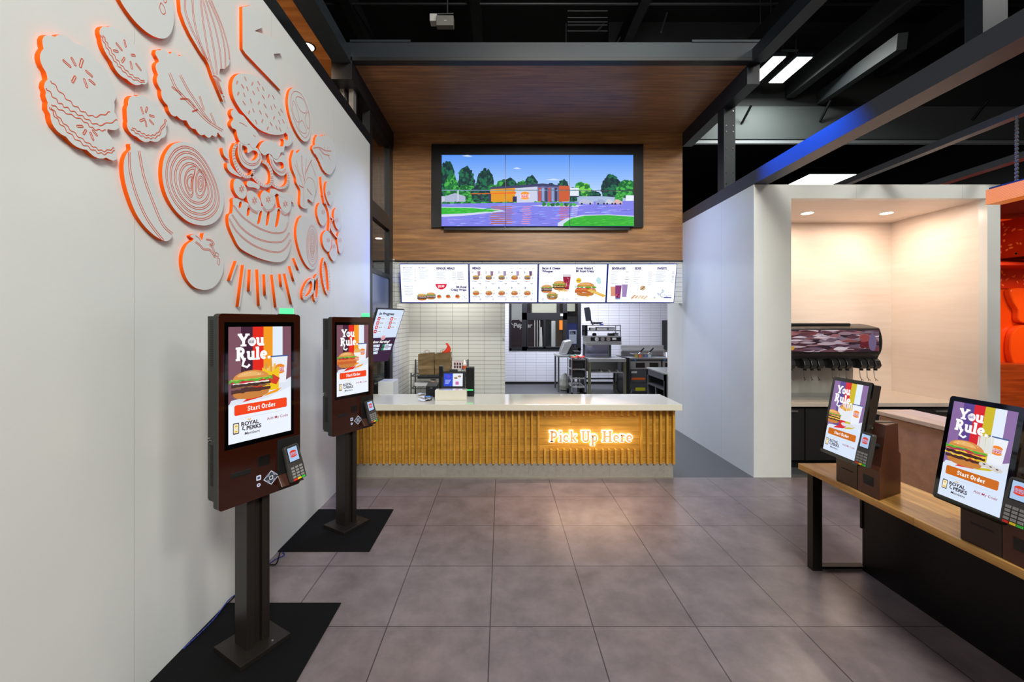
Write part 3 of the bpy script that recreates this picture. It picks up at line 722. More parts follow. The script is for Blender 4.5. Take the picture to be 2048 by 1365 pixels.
c_ = MB().lathe([(.035, 0), (.05, .12), (.046, .12), (.033, .003)], n=18).build('cup', mat('cup_white', '#e9e2d4', .5), t)
MB().lathe([(.0395, .03), (.0465, .085)], n=18).build('print_band', mat('cup_orange', '#dd5a1e', .5), t)
def rack_box(name, u0, u1, v0, v1, Y, d, col, label, cat, rough=.5):
    a = px(u0, v1, Y); b_ = px(u1, v0, Y)
    return tag(MB().box(a[0], Y, a[2], b_[0], Y+d, b_[2]).build(name, mat(name+'_'+col.strip('#'), col, rough), bevel=.004), label, cat)
rack_box('carton', 829, 858, 766.5, 773, 7.1, .2, '#dcdcdc', 'white flat carton on the middle shelf of the wire rack', 'carton')
MB().box(-.36, -.19, .825, .02, .17, .859).build('shelf_tray', MATTE, t2)
# leaflet rack and squeeze bottle to the right of the bags
t = thing('leaflet_board', 'small white board of printed labels standing at the right end of the wire rack', 'board', px(918, 739, 7.2))
c = Canvas(100, 60, .24, 1, printed=True); c.rect(0, 0, 100, 60, '#e9e0df')
c.rect(14, 50, 92, 53, '#a8384a')
for i in range(4):
    for j in range(2): c.rect(14+i*19, 28-j*22, 26+i*19, 46-j*22, '#5a2a34')
MB().box(-.12, 0, 0, .12, .01, .15).build('board', WHITE, t); c.build('label_sheet', t, Matrix.Translation((-.12, -.001, .004)) @ Matrix.Rotation(PI/2, 4, 'X'))
t = thing('sauce_bottle', 'white squeeze bottle with an orange label beside the label board', 'bottle', px(929, 741, 7.1))
MB().lathe([(.034, 0), (.036, .1), (.03, .125), (.012, .135), (.006, .18)], n=16).build('bottle', mat('bottle_white', '#e8e2da', .35), t, smooth=True)
MB().lathe([(.0366, .03), (.0372, .08)], n=16).build('label', mat('label_orange', '#e2602a', .5), t)
t = thing('wall_outlet', 'small grey switch on the tiled wall right of the till', 'switch', px(1006.5, 679, 7.7))
MB().box(-.012, -.012, -.02, .012, 0, .02).build('plate', mat('outlet_grey', '#8d8d88', .4), t, bevel=.002); MB().box(-.005, -.0135, -.01, .005, -.012, .01).build('rocker', WHITE, t)

# ============================================================ MENU BOARDS
PUR = '#43206a'; GR = '#9aa0b4'
def menu_art(i, w):
    c = Canvas(178, 100, w, .95); c.rect(0, 0, 178, 100, '#f0f7ff', 1.25)
    if i == 0:
        c.text('Make Your Way', 7, 90, 2.6, PUR, .03); c.text('Mix & Match', 48, 90, 2.6, PUR, .03); c.text('KING JR. MEALS', 95, 87.2, 5.8, PUR, .055, sx=.86)
        c.line([(92, 84.5), (176, 84.5)], .4, '#e9b0bc')
        for k in range(8): c.fuzz(7, 30-(k % 3)*4, 86-k*4.1-(2 if k > 4 else 0), 1, GR, k); c.rect(37, 86-k*4.1, 40, 87-k*4.1, GR)
        for k in range(8): c.fuzz(49, 62+(k % 3)*5, 86-k*3.4, .8, GR, k+9)
        for k in range(5): c.fuzz(96, 118-(k % 2)*5, 79-k*4.5, 1, GR, k+20); c.fuzz(136, 146, 79-k*4.5, 1, GR, k+30); c.fuzz(149, 166, 79-k*4.8, 1, PUR, k+40)
        c.text('Whopper Jr. Duo', 8, 41, 2.6, PUR, .02, sx=.9)
        for k in range(6): c.fuzz(9, 32-(k % 3)*3, 36-k*4, .9, GR, k+50)
        c.poly(arc(106, 49, 15, 15, 180, 360, 14), '#e8193f'); c.text('$2.99', 106, 40, 5.5, '#ffffff', .04, 'c')
        c.text('BK Royal', 173, 38, 5.9, PUR, .05, 'r', sx=.9); c.text('Crispy Wraps', 173, 30.5, 5.9, PUR, .05, 'r', sx=.9)
        burger(c, 54, 14, 26, 0, 1); burger(c, 78, 17, 26, 0, 2)
        for k, x in enumerate((100, 124, 149)):
            c.blob(x, 15, 6.4, 5.4, '#e59a4c', .12, 12, k); c.blob(x-.5, 17, 5, 3.4, '#d8402c', .2, 10, k+3); c.blob(x+1, 19, 3, 1.6, '#6fae3a', .2, 8, k)
        for k in range(6): c.blob(162+(k*5 % 14), 8+(k*7 % 12), 1.4, 1, '#8ea4e0', .2, 6, k)
    elif i == 1:
        c.text('MEALS', 7, 87.6, 6.0, PUR, .055, sx=.9); c.line([(5, 85), (174, 85)], .35, '#e9b0bc')
        c.fuzz(107, 116, 89, .9, GR); c.fuzz(131, 136, 89, .9, PUR); c.fuzz(143, 150, 89, .9, GR); c.fuzz(165, 170, 89, .9, PUR)
        nm = ['Whopper', 'Whopper', 'Whopper', 'Rodeo King', 'Whopper Jr.', 'BK Royal Crispy', 'BK Royal Crispy', 'BK Royal Crispy', 'Original Chicken', 'Big Fish']
        for k in range(10):
            x = 7+(k % 5)*34; y = 0 if k < 5 else -41
            c.text(str(k+1), x, 77+y, 5, PUR, .03)
            if k < 5: cup(c, x+13, 70, 8, 13, ['#b48aa4', '#9d7a9c', '#a890b8', '#b49cc8', '#6d4a78'][k], '#d8d0e4', False)
            burger(c, x+9, 66+y, 17, 1 if k in (3, 5, 6, 7, 8, 9) else 0, k)
            c.blob(x+22.5, 73+y, 2.2, 2.2, '#f4ecb0', .1, 10, k); c.rect(x+21, 62+y, x+24, 67+y, '#c9cfe2'); 
            c.text(nm[k], x, 55+y, 2.3, PUR, .03, sx=.95); c.fuzz(x+.5, x+7, 49+y, .8, GR, k); c.fuzz(x+18, x+22.5, 49+y, 1.3, PUR, k+5); c.fuzz(x+18, x+22, 46+y, 1.1, PUR, k+8)
            if k > 4 and k < 8: c.fuzz(x, x+12, 59+y, .7, GR, k)
    elif i == 2:
        c.line([(89, 2), (89, 98)], .35, '#dfc4d4')
        c.text('Bacon & Cheese', 8, 87.5, 5.9, PUR, .05, sx=.88); c.text('Whopper', 8, 79.5, 5.9, PUR, .05, sx=.88)
        c.text('Honey Mustard', 97, 87.5, 5.9, PUR, .05, sx=.88); c.text('BK Royal Crispy', 97, 80, 5.9, PUR, .05, sx=.88)
        c.poly([(63, 70), (84, 70), (80, 34), (67, 34)], '#a31c3c'); c.poly([(62, 74), (85, 74), (84, 68), (64, 68)], '#e5d8e2')
        q = random.Random(4)
        for k in range(22): c.blob(66+q.uniform(0, 14), 40+q.uniform(0, 28), 1.6, 1.6, ['#d0527a', '#7a1230', '#e692ac'][k % 3], .2, 6, k)
        for k in range(8): c.poly([(50+k*3, 30+(k % 3)), (58+k*3, 28+(k % 2)*3), (58+k*3, 30+(k % 2)*3), (50+k*3, 32+(k % 3))], '#ecc15a')
        burger(c, 21, 36, 30, 0, 1); burger(c, 54, 45, 34, 2, 2); burger(c, 36, 17, 28, 2, 3)
        c.fuzz(14, 28, 52, 1, '#b8c8c0', 2)
        for x in (8, 62, 73): c.fuzz(x, x+7, 8, 1.6, '#8a94b8', x); c.fuzz(x+2, x+5, 4, 1, '#8a94b8', x)
        c.blob(158, 58, 7, 9, '#c8eef0', .25, 12, 5); burger(c, 124, 35, 52, 1, 4)
        for k in range(20): x = 132+(k*17 % 44); y = 14+(k*11 % 18); c.poly([(x-5, y-1), (x+5, y+2.5), (x+5, y+5), (x-5, y+1.5)], ['#f0c552', '#e8b13c', '#f6d988'][k % 3])
        c.ell(105, 58, 7, 7, '#f8c81c'); c.text('NEW', 105, 56, 3.2, PUR, .03, 'c'); c.fuzz(97, 104, 8, 1.6, '#8a94b8', 5)
    else:
        c.text('BEVERAGES', 9, 87, 5.9, PUR, .055, sx=.86); c.text('SIDES', 69, 87, 5.9, PUR, .055, sx=.86); c.text('SWEETS', 128, 87, 5.9, PUR, .055, sx=.86)
        for a, b_ in ((7, 55), (66, 116), (126, 174)): c.line([(a, 84), (b_, 84)], .3, '#c6c8d8')
        for k in range(10): c.fuzz(8, 26-(k % 3)*5, 80-k*3.4, .9, GR, k)
        for k in (0, 4, 6, 8): c.fuzz(46, 54, 80-k*3.4, 1.2, PUR, k)
        for k in range(7): c.fuzz(67, 84-(k % 3)*5, 80-k*5, .9, GR, k+11); c.fuzz(106, 115, 80-k*5.5, 1.1, GR, k+15)
        for k in range(8): c.fuzz(126, 152-(k % 3)*5, 80-k*3.6, 1, GR, k+31); c.fuzz(168, 174, 80-k*3.9, 1.1, PUR, k+37)
        cup(c, 8, 16, 15, 26, '#e09a80', '#e8c8b8', False); cup(c, 38, 14, 15, 34, '#a48ac0', '#c8b8dc', False); cup(c, 20, 8, 17, 38, '#8c3a78', '#c4aad0', False)
        q = random.Random(6)
        for k in range(12): c.blob(24+q.uniform(0, 9), 12+q.uniform(0, 12), 1.5, 1.5, ['#c83c58', '#5a1030', '#e05a70'][k % 3], .2, 6, k)
        for k in range(4): c.blob(24+k*3, 10, 1.5, 1.2, '#58c4dc', .2, 6, k)
        c.blob(93, 38, 7, 6.5, '#d8b48a', .06, 14, 2)
        for k in range(7): c.blob(88+(k*5 % 11), 34+(k*4 % 9), 1.3, 1.1, '#6a3a24', .2, 6, k)
        for k in range(16): c.blob(66+(k*13 % 42), 10+(k*5 % 9), 3, 2, ['#ecc49a', '#e0a878', '#f2d8b4'][k % 3], .2, 8, k)
        for k in range(9): c.blob(126+(k*11 % 34), 12+(k*9 % 26), 3, 3, '#d4dcea', .3, 8, k)
        c.line(arc(146, 20, 5, 6, 60, 300, 10), 1.2, '#3c3478'); c.text('Frozen', 150, 17, 5.5, '#5a4aa0', -.01, shear=.2); c.rect(150, 11, 171, 14, '#3a3aa0')
    return c
zt, zb_ = 2.685, 2.09
tl = math.atan2(.12, zt-zb_)
names = ['leftmost lit menu board with small burgers and a red price badge', 'second lit menu board from the left with ten numbered meals', 'third lit menu board with two featured sandwiches and fries', 'rightmost lit menu board listing drinks, sides and sweets']
for i in range(4):
    xa = -1.569+i*1.0692
    t = thing('menu_board', names[i], 'menu board', (xa, 6.50, zb_), 0, 'lit menu boards over the counter')
    Mx = Matrix.Rotation(PI/2+tl, 4, 'X')
    b = MB(); b.M = Mx; b.box(0, 0, -.05, 1.064, .607, 0); b.build('frame', mat('navy_bezel', '#1a2a92', .3), t)
    c = menu_art(i, 1.044); c.build('screen', t, Mx @ Matrix.Translation((.010, .010, .0008)))
    MB().box(.45, 0, .2, .62, .14, .35).build('wall_bracket', BLACK, t)

# ============================================================ VIDEO WALL
BX = mat('video_bezel', '#0a0b0f', .3)
t = tag(MB().box(-1.113, 6.60, 3.295, 2.257, 6.649, 4.623).build('video_wall_surround', BX), 'black box frame on the wooden header around the big picture wall', 'screen surround')
vs = 126.5   # px per metre at the display plane
def video_art(c):
    # units = photo px of the crop: 1672 x 628, origin bottom-left
    W, H = 1672, 628
    n = 14
    def mixc(a, b, t):
        return '#'+''.join('%02x' % int(int(a[i:i+2], 16)*(1-t)+int(b[i:i+2], 16)*t) for i in (1, 3, 5))
    for i in range(n):
        y0 = 628-340*(i+1)/n; y1 = 628-340*i/n; c.rect(0, y0, W, y1, mixc('#5b95f2', '#b4d2fc', i/(n-1)))
    c.rect(0, 180, W, 300, '#b4d0f6')
    for x, y, l in ((620, 508, 75), (180, 616, 90), (900, 410, 150)): c.poly([(x, y), (x+l*.5, y+10), (x+l, y-4), (x+l*.5, y-6)], '#c9defb')
    q = random.Random(9)
    def tree(cx, base_, w, h, tones, n=26):
        c.blob(cx, base_+h*.5, w*.5, h*.5, tones[0], .14, 22, int(cx))
        for k in range(n*3):
            a = q.uniform(0, 2*PI); r = math.sqrt(q.random())*.48; c.blob(cx+w*r*math.cos(a), base_+h*.5+h*r*math.sin(a), w*.09, h*.05, tones[1+(k % 2)], .4, 7, k)
    D = ('#14403a', '#1f6a4a', '#0e2f34'); G = ('#1f7a3a', '#48b04a', '#176030'); L = ('#2f9a3c', '#7ad04c', '#1f7030')
    for a in ((1480, 190, 170, 260, D), (1610, 180, 180, 230, G), (1230, 190, 170, 200, L), (1330, 180, 130, 130, D), (1160, 190, 120, 150, D), (1060, 230, 110, 180, D), (950, 250, 90, 130, D), (780, 240, 130, 200, D), (700, 230, 110, 170, G), (560, 200, 190, 210, G), (590, 220, 140, 200, D),
              (380, 200, 150, 300, D), (460, 190, 160, 170, G), (215, 200, 150, 320, D), (230, 190, 190, 170, G), (50, 190, 140, 370, D), (90, 200, 130, 250, G), (340, 190, 170, 170, D)): tree(a[0], a[1], a[2], a[3], a[4])
    c.rect(0, 196, 140, 262, '#c2c8dc'); c.poly([(30, 200), (210, 200), (210, 260), (120, 290), (30, 260)], '#aab4d0'); c.poly([(1180, 190), (1672, 190), (1672, 240), (1400, 262), (1180, 262)], '#a8bcdc'); c.rect(1600, 215, 1670, 270, '#e4ecf8')
    tree(600+940, 190, 70, 100, L, 8)
    # restaurant
    c.poly([(425, 195), (652, 195), (652, 340), (425, 340)], '#e0971e'); c.poly([(425, 340), (880, 372), (1100, 350), (1100, 330), (880, 346), (425, 322)], '#3c3f68')
    c.poly([(640, 196), (835, 196), (835, 345), (640, 330)], '#c9cee6'); c.poly([(836, 210), (1020, 210), (1020, 345), (836, 345)], '#6a6a94')
    for k in range(6): c.rect(845+k*28, 215, 864+k*28, 335, ['#c84a3a', '#8aa0cc', '#3a3a5c'][k % 3])
    c.poly([(1020, 212), (1112, 220), (1112, 350), (1020, 352)], '#c85a34'); c.rect(1112, 262, 1194, 334, '#dfe5f4'); c.rect(1112, 255, 1194, 266, '#3c3f58')
    c.poly([(255, 280), (650, 284), (650, 300), (440, 288), (255, 286)], '#ee6a22'); c.rect(345, 196, 355, 284, '#3a3a5a'); c.rect(410, 196, 432, 284, '#3a3a5a'); c.rect(140, 185, 152, 310, '#c8cede')
    c.poly([(620, 196), (655, 196), (655, 260), (620, 260)], '#2c2c4a')
    logo(c, 727, 266, 38, bun='#f59a2c', red='#e0301c', bg='#f3ece8')
    for k in range(26): x = 30+(k*61 % 640); c.blob(x, 204, 22, 12, G[k % 3], .3, 8, k)
    for k in range(14): x = 820+k*27; c.blob(x, 204, 17, 14, L[k % 3], .4, 8, k)
    # wet road and grass
    c.poly([(0, 196), (1672, 222), (1672, 0), (0, 0)], '#7f80e6')
    for k in range(170):
        x = q.uniform(0, 1672); y = q.uniform(5, 190); c.poly([(x, y), (x+q.uniform(30, 110), y+3), (x+q.uniform(30, 90), y+q.uniform(5, 9)), (x+8, y+6)], ['#9a9cf6', '#6a6ad4', '#86a4f6', '#5f7cdc', '#b09cf0', '#7474dc', '#a8b0fa'][k % 7])
    for x0, w0, col in ((430, 200, '#b4623a'), (700, 80, '#d890b8'), (1020, 90, '#d05a5a'), (1130, 60, '#c8ccf4')):
        for k in range(9): x = x0+q.uniform(-10, 10); y = 20+k*18; c.poly([(x, y), (x+w0, y+4), (x+w0*.9, y+10), (x+6, y+8)], col)
    c.poly([(770, 182), (860, 172), (1180, 172), (1230, 186), (1060, 190)], '#c8ccf0')
    for k in range(8): c.blob(890+k*38, 190, 20, 16, G[k % 3], .4, 9, k)
    for x, w_, col in ((1190, 130, '#b9bfd6'), (1340, 90, '#98a6cc'), (1420, 80, '#c8ccdc'), (1490, 80, '#d8b4ac')):
        c.poly([(x, 196), (x+w_, 196), (x+w_, 214), (x+w_*.8, 220), (x+w_*.6, 234), (x+w_*.25, 234), (x+w_*.1, 216), (x, 212)], col); c.ell(x+w_*.22, 196, 9, 9, '#262a44', n=10); c.ell(x+w_*.78, 196, 9, 9, '#262a44', n=10)
    c.poly([(0, 82), (200, 92), (560, 132), (500, 146), (250, 166), (0, 170)], '#cdd6ee'); c.poly([(0, 104), (200, 112), (510, 138), (250, 160), (0, 164)], '#35b53c')
    c.poly([(1010, 0), (1010, 30), (1080, 70), (1230, 100), (1450, 104), (1672, 92), (1672, 0)], '#ccd4f0'); c.poly([(1055, 0), (1060, 24), (1120, 66), (1240, 92), (1440, 98), (1672, 84), (1672, 0)], '#36b034')
    for k in range(60):
        x = q.uniform(1090, 1650); y = q.uniform(5, 74); c.poly([(x, y), (x+50, y+3), (x+30, y+7)], ['#2c9c30', '#58cc40'][k % 2])
        x = q.uniform(10, 420); y = q.uniform(118, 152); c.poly([(x, y), (x+50, y+2), (x+30, y+6)], ['#2ca034', '#5ad048'][k % 2])
PWm = 384/vs/3; PHm = 145/vs/2
vx0 = (883-VX)/vs; vz0 = EYE+(645-454)/vs
pos = {(0, 1): 'top left', (1, 1): 'top middle', (2, 1): 'top right', (0, 0): 'bottom left', (1, 0): 'bottom middle', (2, 0): 'bottom right'}
what = {(0, 1): 'blue sky over dark tree tops', (1, 1): 'blue sky above the restaurant roof', (2, 1): 'sky and trees at its right', (0, 0): 'a grass strip and orange canopy', (1, 0): 'the restaurant front and wet road', (2, 0): 'parked cars and a green lawn'}
YV = FPX/vs
for i in range(3):
    for j in range(2):
        t = thing('display_panel', '%s panel of the picture wall showing %s' % (pos[(i, j)], what[(i, j)]), 'display', (vx0+i*PWm, YV, vz0+j*PHm), 0, 'six panels of the picture wall')
        MB().box(.001, .002, .001, PWm-.001, .038, PHm-.001).build('frame', BX, t)
        c = Canvas(1672/3-6, 314-6, PWm-.008, 1.05, origin=(i*1672/3+3, j*314+3), dz=.00002, kind='video'); video_art(c)
        c.build('screen', t, Matrix.Translation((.004, .0014, .004)) @ Matrix.Rotation(PI/2, 4, 'X'))
o = MB().box(vx0+.04, YV+.01, vz0-.05, vx0+3*PWm-.06, 6.599, vz0-.002).build('mounting_rail', BX); tag(o, 'black mounting rail under the bottom row of the picture wall', 'rail')

# ============================================================ CUTOUTS ON THE LEFT WALL
TH = .021
XF = XL+TH
CR = {'A': (0, 0, 3.412), 'B': (400, 0, 4.136), 'C': (200, 260, 4.015), 'D': (430, 200, 6.204), 'E': (430, 380, 5.252), 'F': (560, 400, 6.207), 'G': (430, 260, 7.182), 'H': (200, 0, 6.204)}
def wp(c, p):
    """point of a tracing -> (along the wall, height) in metres on the cutout faces"""
    ox, oy, k = CR[c]; u = ox+p[0]/k; v = oy+p[1]/k; Y = FPX*(-XF)/(VX-u)
    return (Y, EYE-(v-VY)*Y/FPX)
def scallop(pts, pitch, amp):
    P = pts+[pts[0]]; L = [0]
    for a, b in zip(P[:-1], P[1:]): L.append(L[-1]+math.hypot(b[0]-a[0], b[1]-a[1]))
    n = max(6, round(L[-1]/pitch)); out = []; j = 0
    area_ = sum(a[0]*b[1]-b[0]*a[1] for a, b in zip(P[:-1], P[1:])); sg = 1 if area_ > 0 else -1
    for i in range(n*6):
        s_ = L[-1]*i/(n*6)
        while L[j+1] < s_: j += 1
        t = (s_-L[j])/max(1e-9, L[j+1]-L[j]); a, b = P[j], P[j+1]
        d = math.hypot(b[0]-a[0], b[1]-a[1]) or 1; nx, ny = (b[1]-a[1])/d*sg, -(b[0]-a[0])/d*sg
        h = amp*abs(math.sin(PI*i/6))
        out.append((a[0]+(b[0]-a[0])*t+nx*h, a[1]+(b[1]-a[1])*t+ny*h))
    return out
def cut_mesh(name, loops, y0, z0, th=TH):
    cu = bpy.data.curves.new(name, 'CURVE'); cu.dimensions = '2D'; cu.fill_mode = 'BOTH'; cu.extrude = th/2
    for L in loops:
        sp = cu.splines.new('POLY'); sp.points.add(len(L)-1); sp.use_cyclic_u = True
        for q, p in zip(sp.points, L): q.co = (p[0]-y0, p[1]-z0, 0, 1)
    ob = bpy.data.objects.new(name, cu); me = bpy.data.meshes.new_from_object(ob)
    bpy.data.objects.remove(ob); bpy.data.curves.remove(cu)
    me.name = name; me.materials.clear(); me.materials.append(PANEL); me.materials.append(ORANGE)
    for p in me.polygons: p.material_index = 0 if abs(p.normal.z) > .5 else 1
    me.transform(Matrix(((0, 0, 1, th/2+.0002), (1, 0, 0, 0), (0, 1, 0, 0), (0, 0, 0, 1))))
    return me
def cutout(name, label, c, outline, holes=(), lines=(), wavy=None, rings=(), seeds=(), ticks=None, lw=.0032, sm=True, lift=0, group=None, cat='wall cutout'):
    lo = [wp(c, p) for p in (smooth2(outline, 5) if sm else outline)]
    if wavy: lo = scallop(lo, *wavy)
    loops = [lo]+[[wp(c, p) for p in smooth2(h, 5)] for h in holes]
    y0 = sum(p[0] for p in lo)/len(lo); z0 = min(p[1] for p in lo)
    o = bpy.data.objects.new(name, cut_mesh(name, loops, y0, z0, TH+lift)); COL.objects.link(o); o.location = (XL, y0, z0)
    tag(o, label, cat, group)
    g = MB()
    def rib(P, closed=False):
        for q in strip_polys([(a-y0, b-z0) for a, b in P], lw, closed):
            g.add([(TH+lift+.0012, a, b) for a, b in q], [(0, 1, 2, 3)])
    for l in lines:
        if len(l) and isinstance(l[-1], (int, float)):      # a double line: gap in tracing px, wave optional
            gap = l[-1]; P = smooth2(l[:-1], 5, False)
            Q = strip_polys(P, gap)
            a = [q[0] for q in Q]+[Q[-1][3]]; b = [q[1] for q in Q]+[Q[-1][2]]
            rib([wp(c, p) for p in a]); rib([wp(c, p) for p in b])
        else: rib([wp(c, p) for p in smooth2(list(l), 5, False)])
    for r in rings: rib([wp(c, p) for p in smooth2(list(r), 5)], True)
    for x0, ya, x1, yb in seeds:
        a, b = wp(c, (x0, ya)), wp(c, (x1, yb)); d = math.hypot(b[0]-a[0], b[1]-a[1]) or 1e-6; t = max(.006, d*.2); ux, uy = (b[0]-a[0])/d, (b[1]-a[1])/d
        P = [(a[0]-uy*t*.6, a[1]+ux*t*.6), (a[0]-ux*t*.4, a[1]-uy*t*.4), (a[0]+uy*t*.6, a[1]-ux*t*.6), (b[0]+uy*t*.6, b[1]-ux*t*.6), (b[0]+ux*t*.4, b[1]+uy*t*.4), (b[0]-uy*t*.6, b[1]+ux*t*.6)]
        rib(P, True)
    if ticks:
        path, wd, n = ticks; P = smooth2(path, 8, False)
        for i in range(n):
            k = int((len(P)-2)*i/n)+1; a, b = P[k-1], P[k+1] if k+1 < len(P) else P[k]
            dx, dy = b[0]-a[0], b[1]-a[1]; q = math.hypot(dx, dy) or 1
            nx, ny = -dy/q*wd*.42, dx/q*wd*.42; rib([wp(c, (P[k][0]+nx+dx*.3, P[k][1]+ny+dy*.3)), wp(c, (P[k][0]-nx, P[k][1]-ny))])
    if g.v: g.build('engraved_lines', OLINE, o)
    return o
def wave(pts, amp, k=10):
    P = smooth2(pts, k, False); out = []
    for i in range(len(P)):
        a, b = P[max(0, i-1)], P[min(len(P)-1, i+1)]; d = math.hypot(b[0]-a[0], b[1]-a[1]) or 1
        s_ = amp*math.sin(i*PI*.4); out.append((P[i][0]-(b[1]-a[1])/d*s_, P[i][1]+(b[0]-a[0])/d*s_))
    return out[::2] if k > 12 else out
def band_outline(path, w):
    P = smooth2(path, 4, False); Q = strip_polys(P, w)
    return [q[0] for q in Q]+[Q[-1][3], Q[-1][2]]+[q[1] for q in Q][::-1]
def scale_about(L, c, k): return [(c[0]+(x-c[0])*k, c[1]+(y-c[1])*k) for x, y in L]

cutout('pickle_slices_cutout', 'big stack of three overlapping pickle slices, leftmost orange edged cutout', 'A',
  [(375, 252), (440, 262), (520, 300), (600, 355), (680, 440), (735, 520), (772, 620), (778, 700), (764, 755), (800, 815), (798, 858), (722, 892), (755, 960), (778, 1030), (785, 1065), (755, 1080), (660, 1058), (545, 995), (440, 925), (372, 840), (335, 755), (350, 712), (322, 660), (312, 600), (345, 555), (308, 480), (296, 400), (300, 315), (325, 268)],
  wavy=(.085, .012),
  lines=[wave([(345, 550), (440, 660), (540, 745), (640, 795), (750, 765)], 6), wave([(316, 602), (390, 690), (470, 745), (570, 800), (670, 852), (800, 820)], 6), wave([(350, 712), (440, 765), (560, 820), (640, 880), (720, 890)], 5), wave([(338, 730), (400, 830), (500, 935), (610, 1010), (700, 1050), (782, 1030)], 6), wave([(350, 735), (420, 825), (520, 920), (620, 990), (700, 1030), (776, 1012)], 5)],
  seeds=[(430, 412, 478, 455), (487, 395, 513, 445), (560, 405, 545, 455), (585, 483, 627, 520), (512, 522, 492, 560), (573, 540, 592, 595), (608, 545, 645, 575), (525, 862, 562, 862), (585, 888, 568, 915), (615, 905, 635, 955), (632, 890, 660, 925)])
cutout('pickle_slice_cutout', 'long tilted pickle slice cutout right of the pickle stack, under the plum shape', 'A',
  [(735, 184), (800, 207), (870, 258), (930, 335), (975, 415), (1002, 500), (998, 548), (970, 573), (900, 560), (830, 512), (770, 435), (725, 348), (692, 270), (692, 215)],
  wavy=(.085, .008), lines=[wave([(686, 238), (720, 310), (770, 400), (830, 475), (900, 535), (985, 565)], 4), wave([(702, 240), (735, 305), (785, 390), (845, 465), (910, 520), (985, 555)], 4)],
  seeds=[(848, 275, 856, 318), (792, 295, 830, 342), (774, 345, 803, 350), (895, 375, 919, 377), (848, 395, 832, 422), (890, 422, 898, 468), (927, 435, 960, 478)])
cutout('pickle_slice_cutout', 'small pickle slice cutout above the long gherkin', 'A',
  [(930, 658), (1000, 673), (1060, 712), (1112, 770), (1135, 830), (1122, 918), (1080, 953), (1000, 960), (932, 933), (888, 890), (870, 840), (876, 780), (872, 730), (890, 682)],
  wavy=(.08, .008), lines=[wave([(893, 880), (950, 920), (1020, 943), (1080, 925), (1137, 822)], 4), wave([(900, 868), (960, 905), (1020, 925), (1075, 905), (1130, 815)], 4)],
  seeds=[(962, 733, 975, 775), (1003, 733, 993, 765), (1020, 788, 1050, 795), (955, 825, 985, 812), (992, 828, 997, 860), (1020, 820, 1046, 848)])
cutout('lettuce_leaf_cutout', 'lettuce leaf cutout with branching veins beside the whisk handle', 'A',
  [(1090, 345), (1140, 365), (1200, 378), (1260, 400), (1330, 460), (1390, 560), (1440, 680), (1480, 800), (1512, 880), (1532, 928), (1482, 902), (1468, 918), (1400, 920), (1330, 878), (1255, 808), (1185, 780), (1135, 702), (1102, 620), (1082, 540), (1078, 460), (1088, 405), (1075, 372)],
  wavy=(.07, .014), lines=[[(1155, 498), (1200, 600), (1260, 670), (1330, 740), (1420, 830), (1518, 892), 12], [(1228, 512), (1280, 610), (1340, 700), (1400, 790), (1440, 835), 10], [(1170, 590), (1240, 645), 8], [(1228, 675), (1285, 680), (1330, 735), 8], [(1360, 655), (1392, 755), 8], [(1310, 762), (1350, 748), 6], [(1435, 770), (1468, 850), 8]])
cutout('plum_cutout', 'large smooth round vegetable cutout cropped by the top of the wall', 'A',
  [(820, 0), (870, 80), (940, 165), (1020, 232), (1090, 262), (1140, 255), (1175, 205), (1188, 120), (1180, 20), (1160, -80), (1100, -180), (1000, -240), (880, -230), (810, -150), (798, -60)],
  rings=[[(1095, 20), (1090, 60), (1110, 95), (1128, 85), (1115, 40)], [(1110, -30), (1120, 15), (1135, 10), (1130, -30)]])
CUTW = [(990, -230), (993, 0), (1005, 150), (1058, 300), (1130, 450), (1235, 625), (1330, 760), (1350, 800), (1398, 950), (1450, 1070), (1530, 1262), (1540, 1262), (1518, 1180), (1553, 1205), (1510, 1040), (1480, 900), (1492, 852), (1545, 858), (1605, 800), (1618, 710), (1590, 500), (1520, 320), (1450, 130), (1380, 0), (1300, -150), (1180, -280), (1070, -300)]
cutout('whisk_cutout', 'wire whisk cutout with its handle pointing down', 'H', CUTW, sm=False,
  lines=[[(1075, -230), (1055, 0), (1060, 150), (1130, 350), (1240, 570), (1330, 760), 16], [(1120, -240), (1145, 0), (1155, 180), (1205, 420), (1285, 640), (1340, 772), 16], [(1245, 0), (1290, 350), (1350, 700), (1410, 920), 14], [(1275, 0), (1360, 350), (1425, 700), (1450, 930), 14], [(1310, 0), (1415, 300), (1480, 600), (1505, 845), 12], [(1345, 0), (1475, 300), (1545, 600), (1555, 850), 12], [(1375, 0), (1515, 330), (1590, 600), (1605, 740), 10], [(1398, 940), (1440, 955), (1500, 1010), 12]]+[[(1405+k*12, 965+k*5), (1500+k*5, 1170)] for k in range(6)])
cutout('spatula_cutout', 'tall white angular cutout with an orange edge at its left, above the bun', 'B',
  [(350, 58), (352, 405), (375, 440), (668, 748), (640, 600), (610, 446), (680, 440), (640, 340), (560, 290), (448, 256), (520, 226), (500, 120), (420, 46)], sm=False)
SES = [(300, 683), (370, 653), (347, 715), (386, 733), (427, 693), (480, 688), (475, 738), (517, 735), (310, 775), (360, 785), (438, 770), (518, 803), (563, 795), (602, 805), (358, 853), (415, 835), (480, 853), (533, 877), (586, 893), (613, 880), (400, 930), (435, 912), (494, 930), (545, 955), (607, 975), (651, 940), (670, 917), (459, 1010), (510, 1000), (583, 1027), (650, 1010), (684, 1005), (555, 1062), (628, 1055), (658, 1070)]
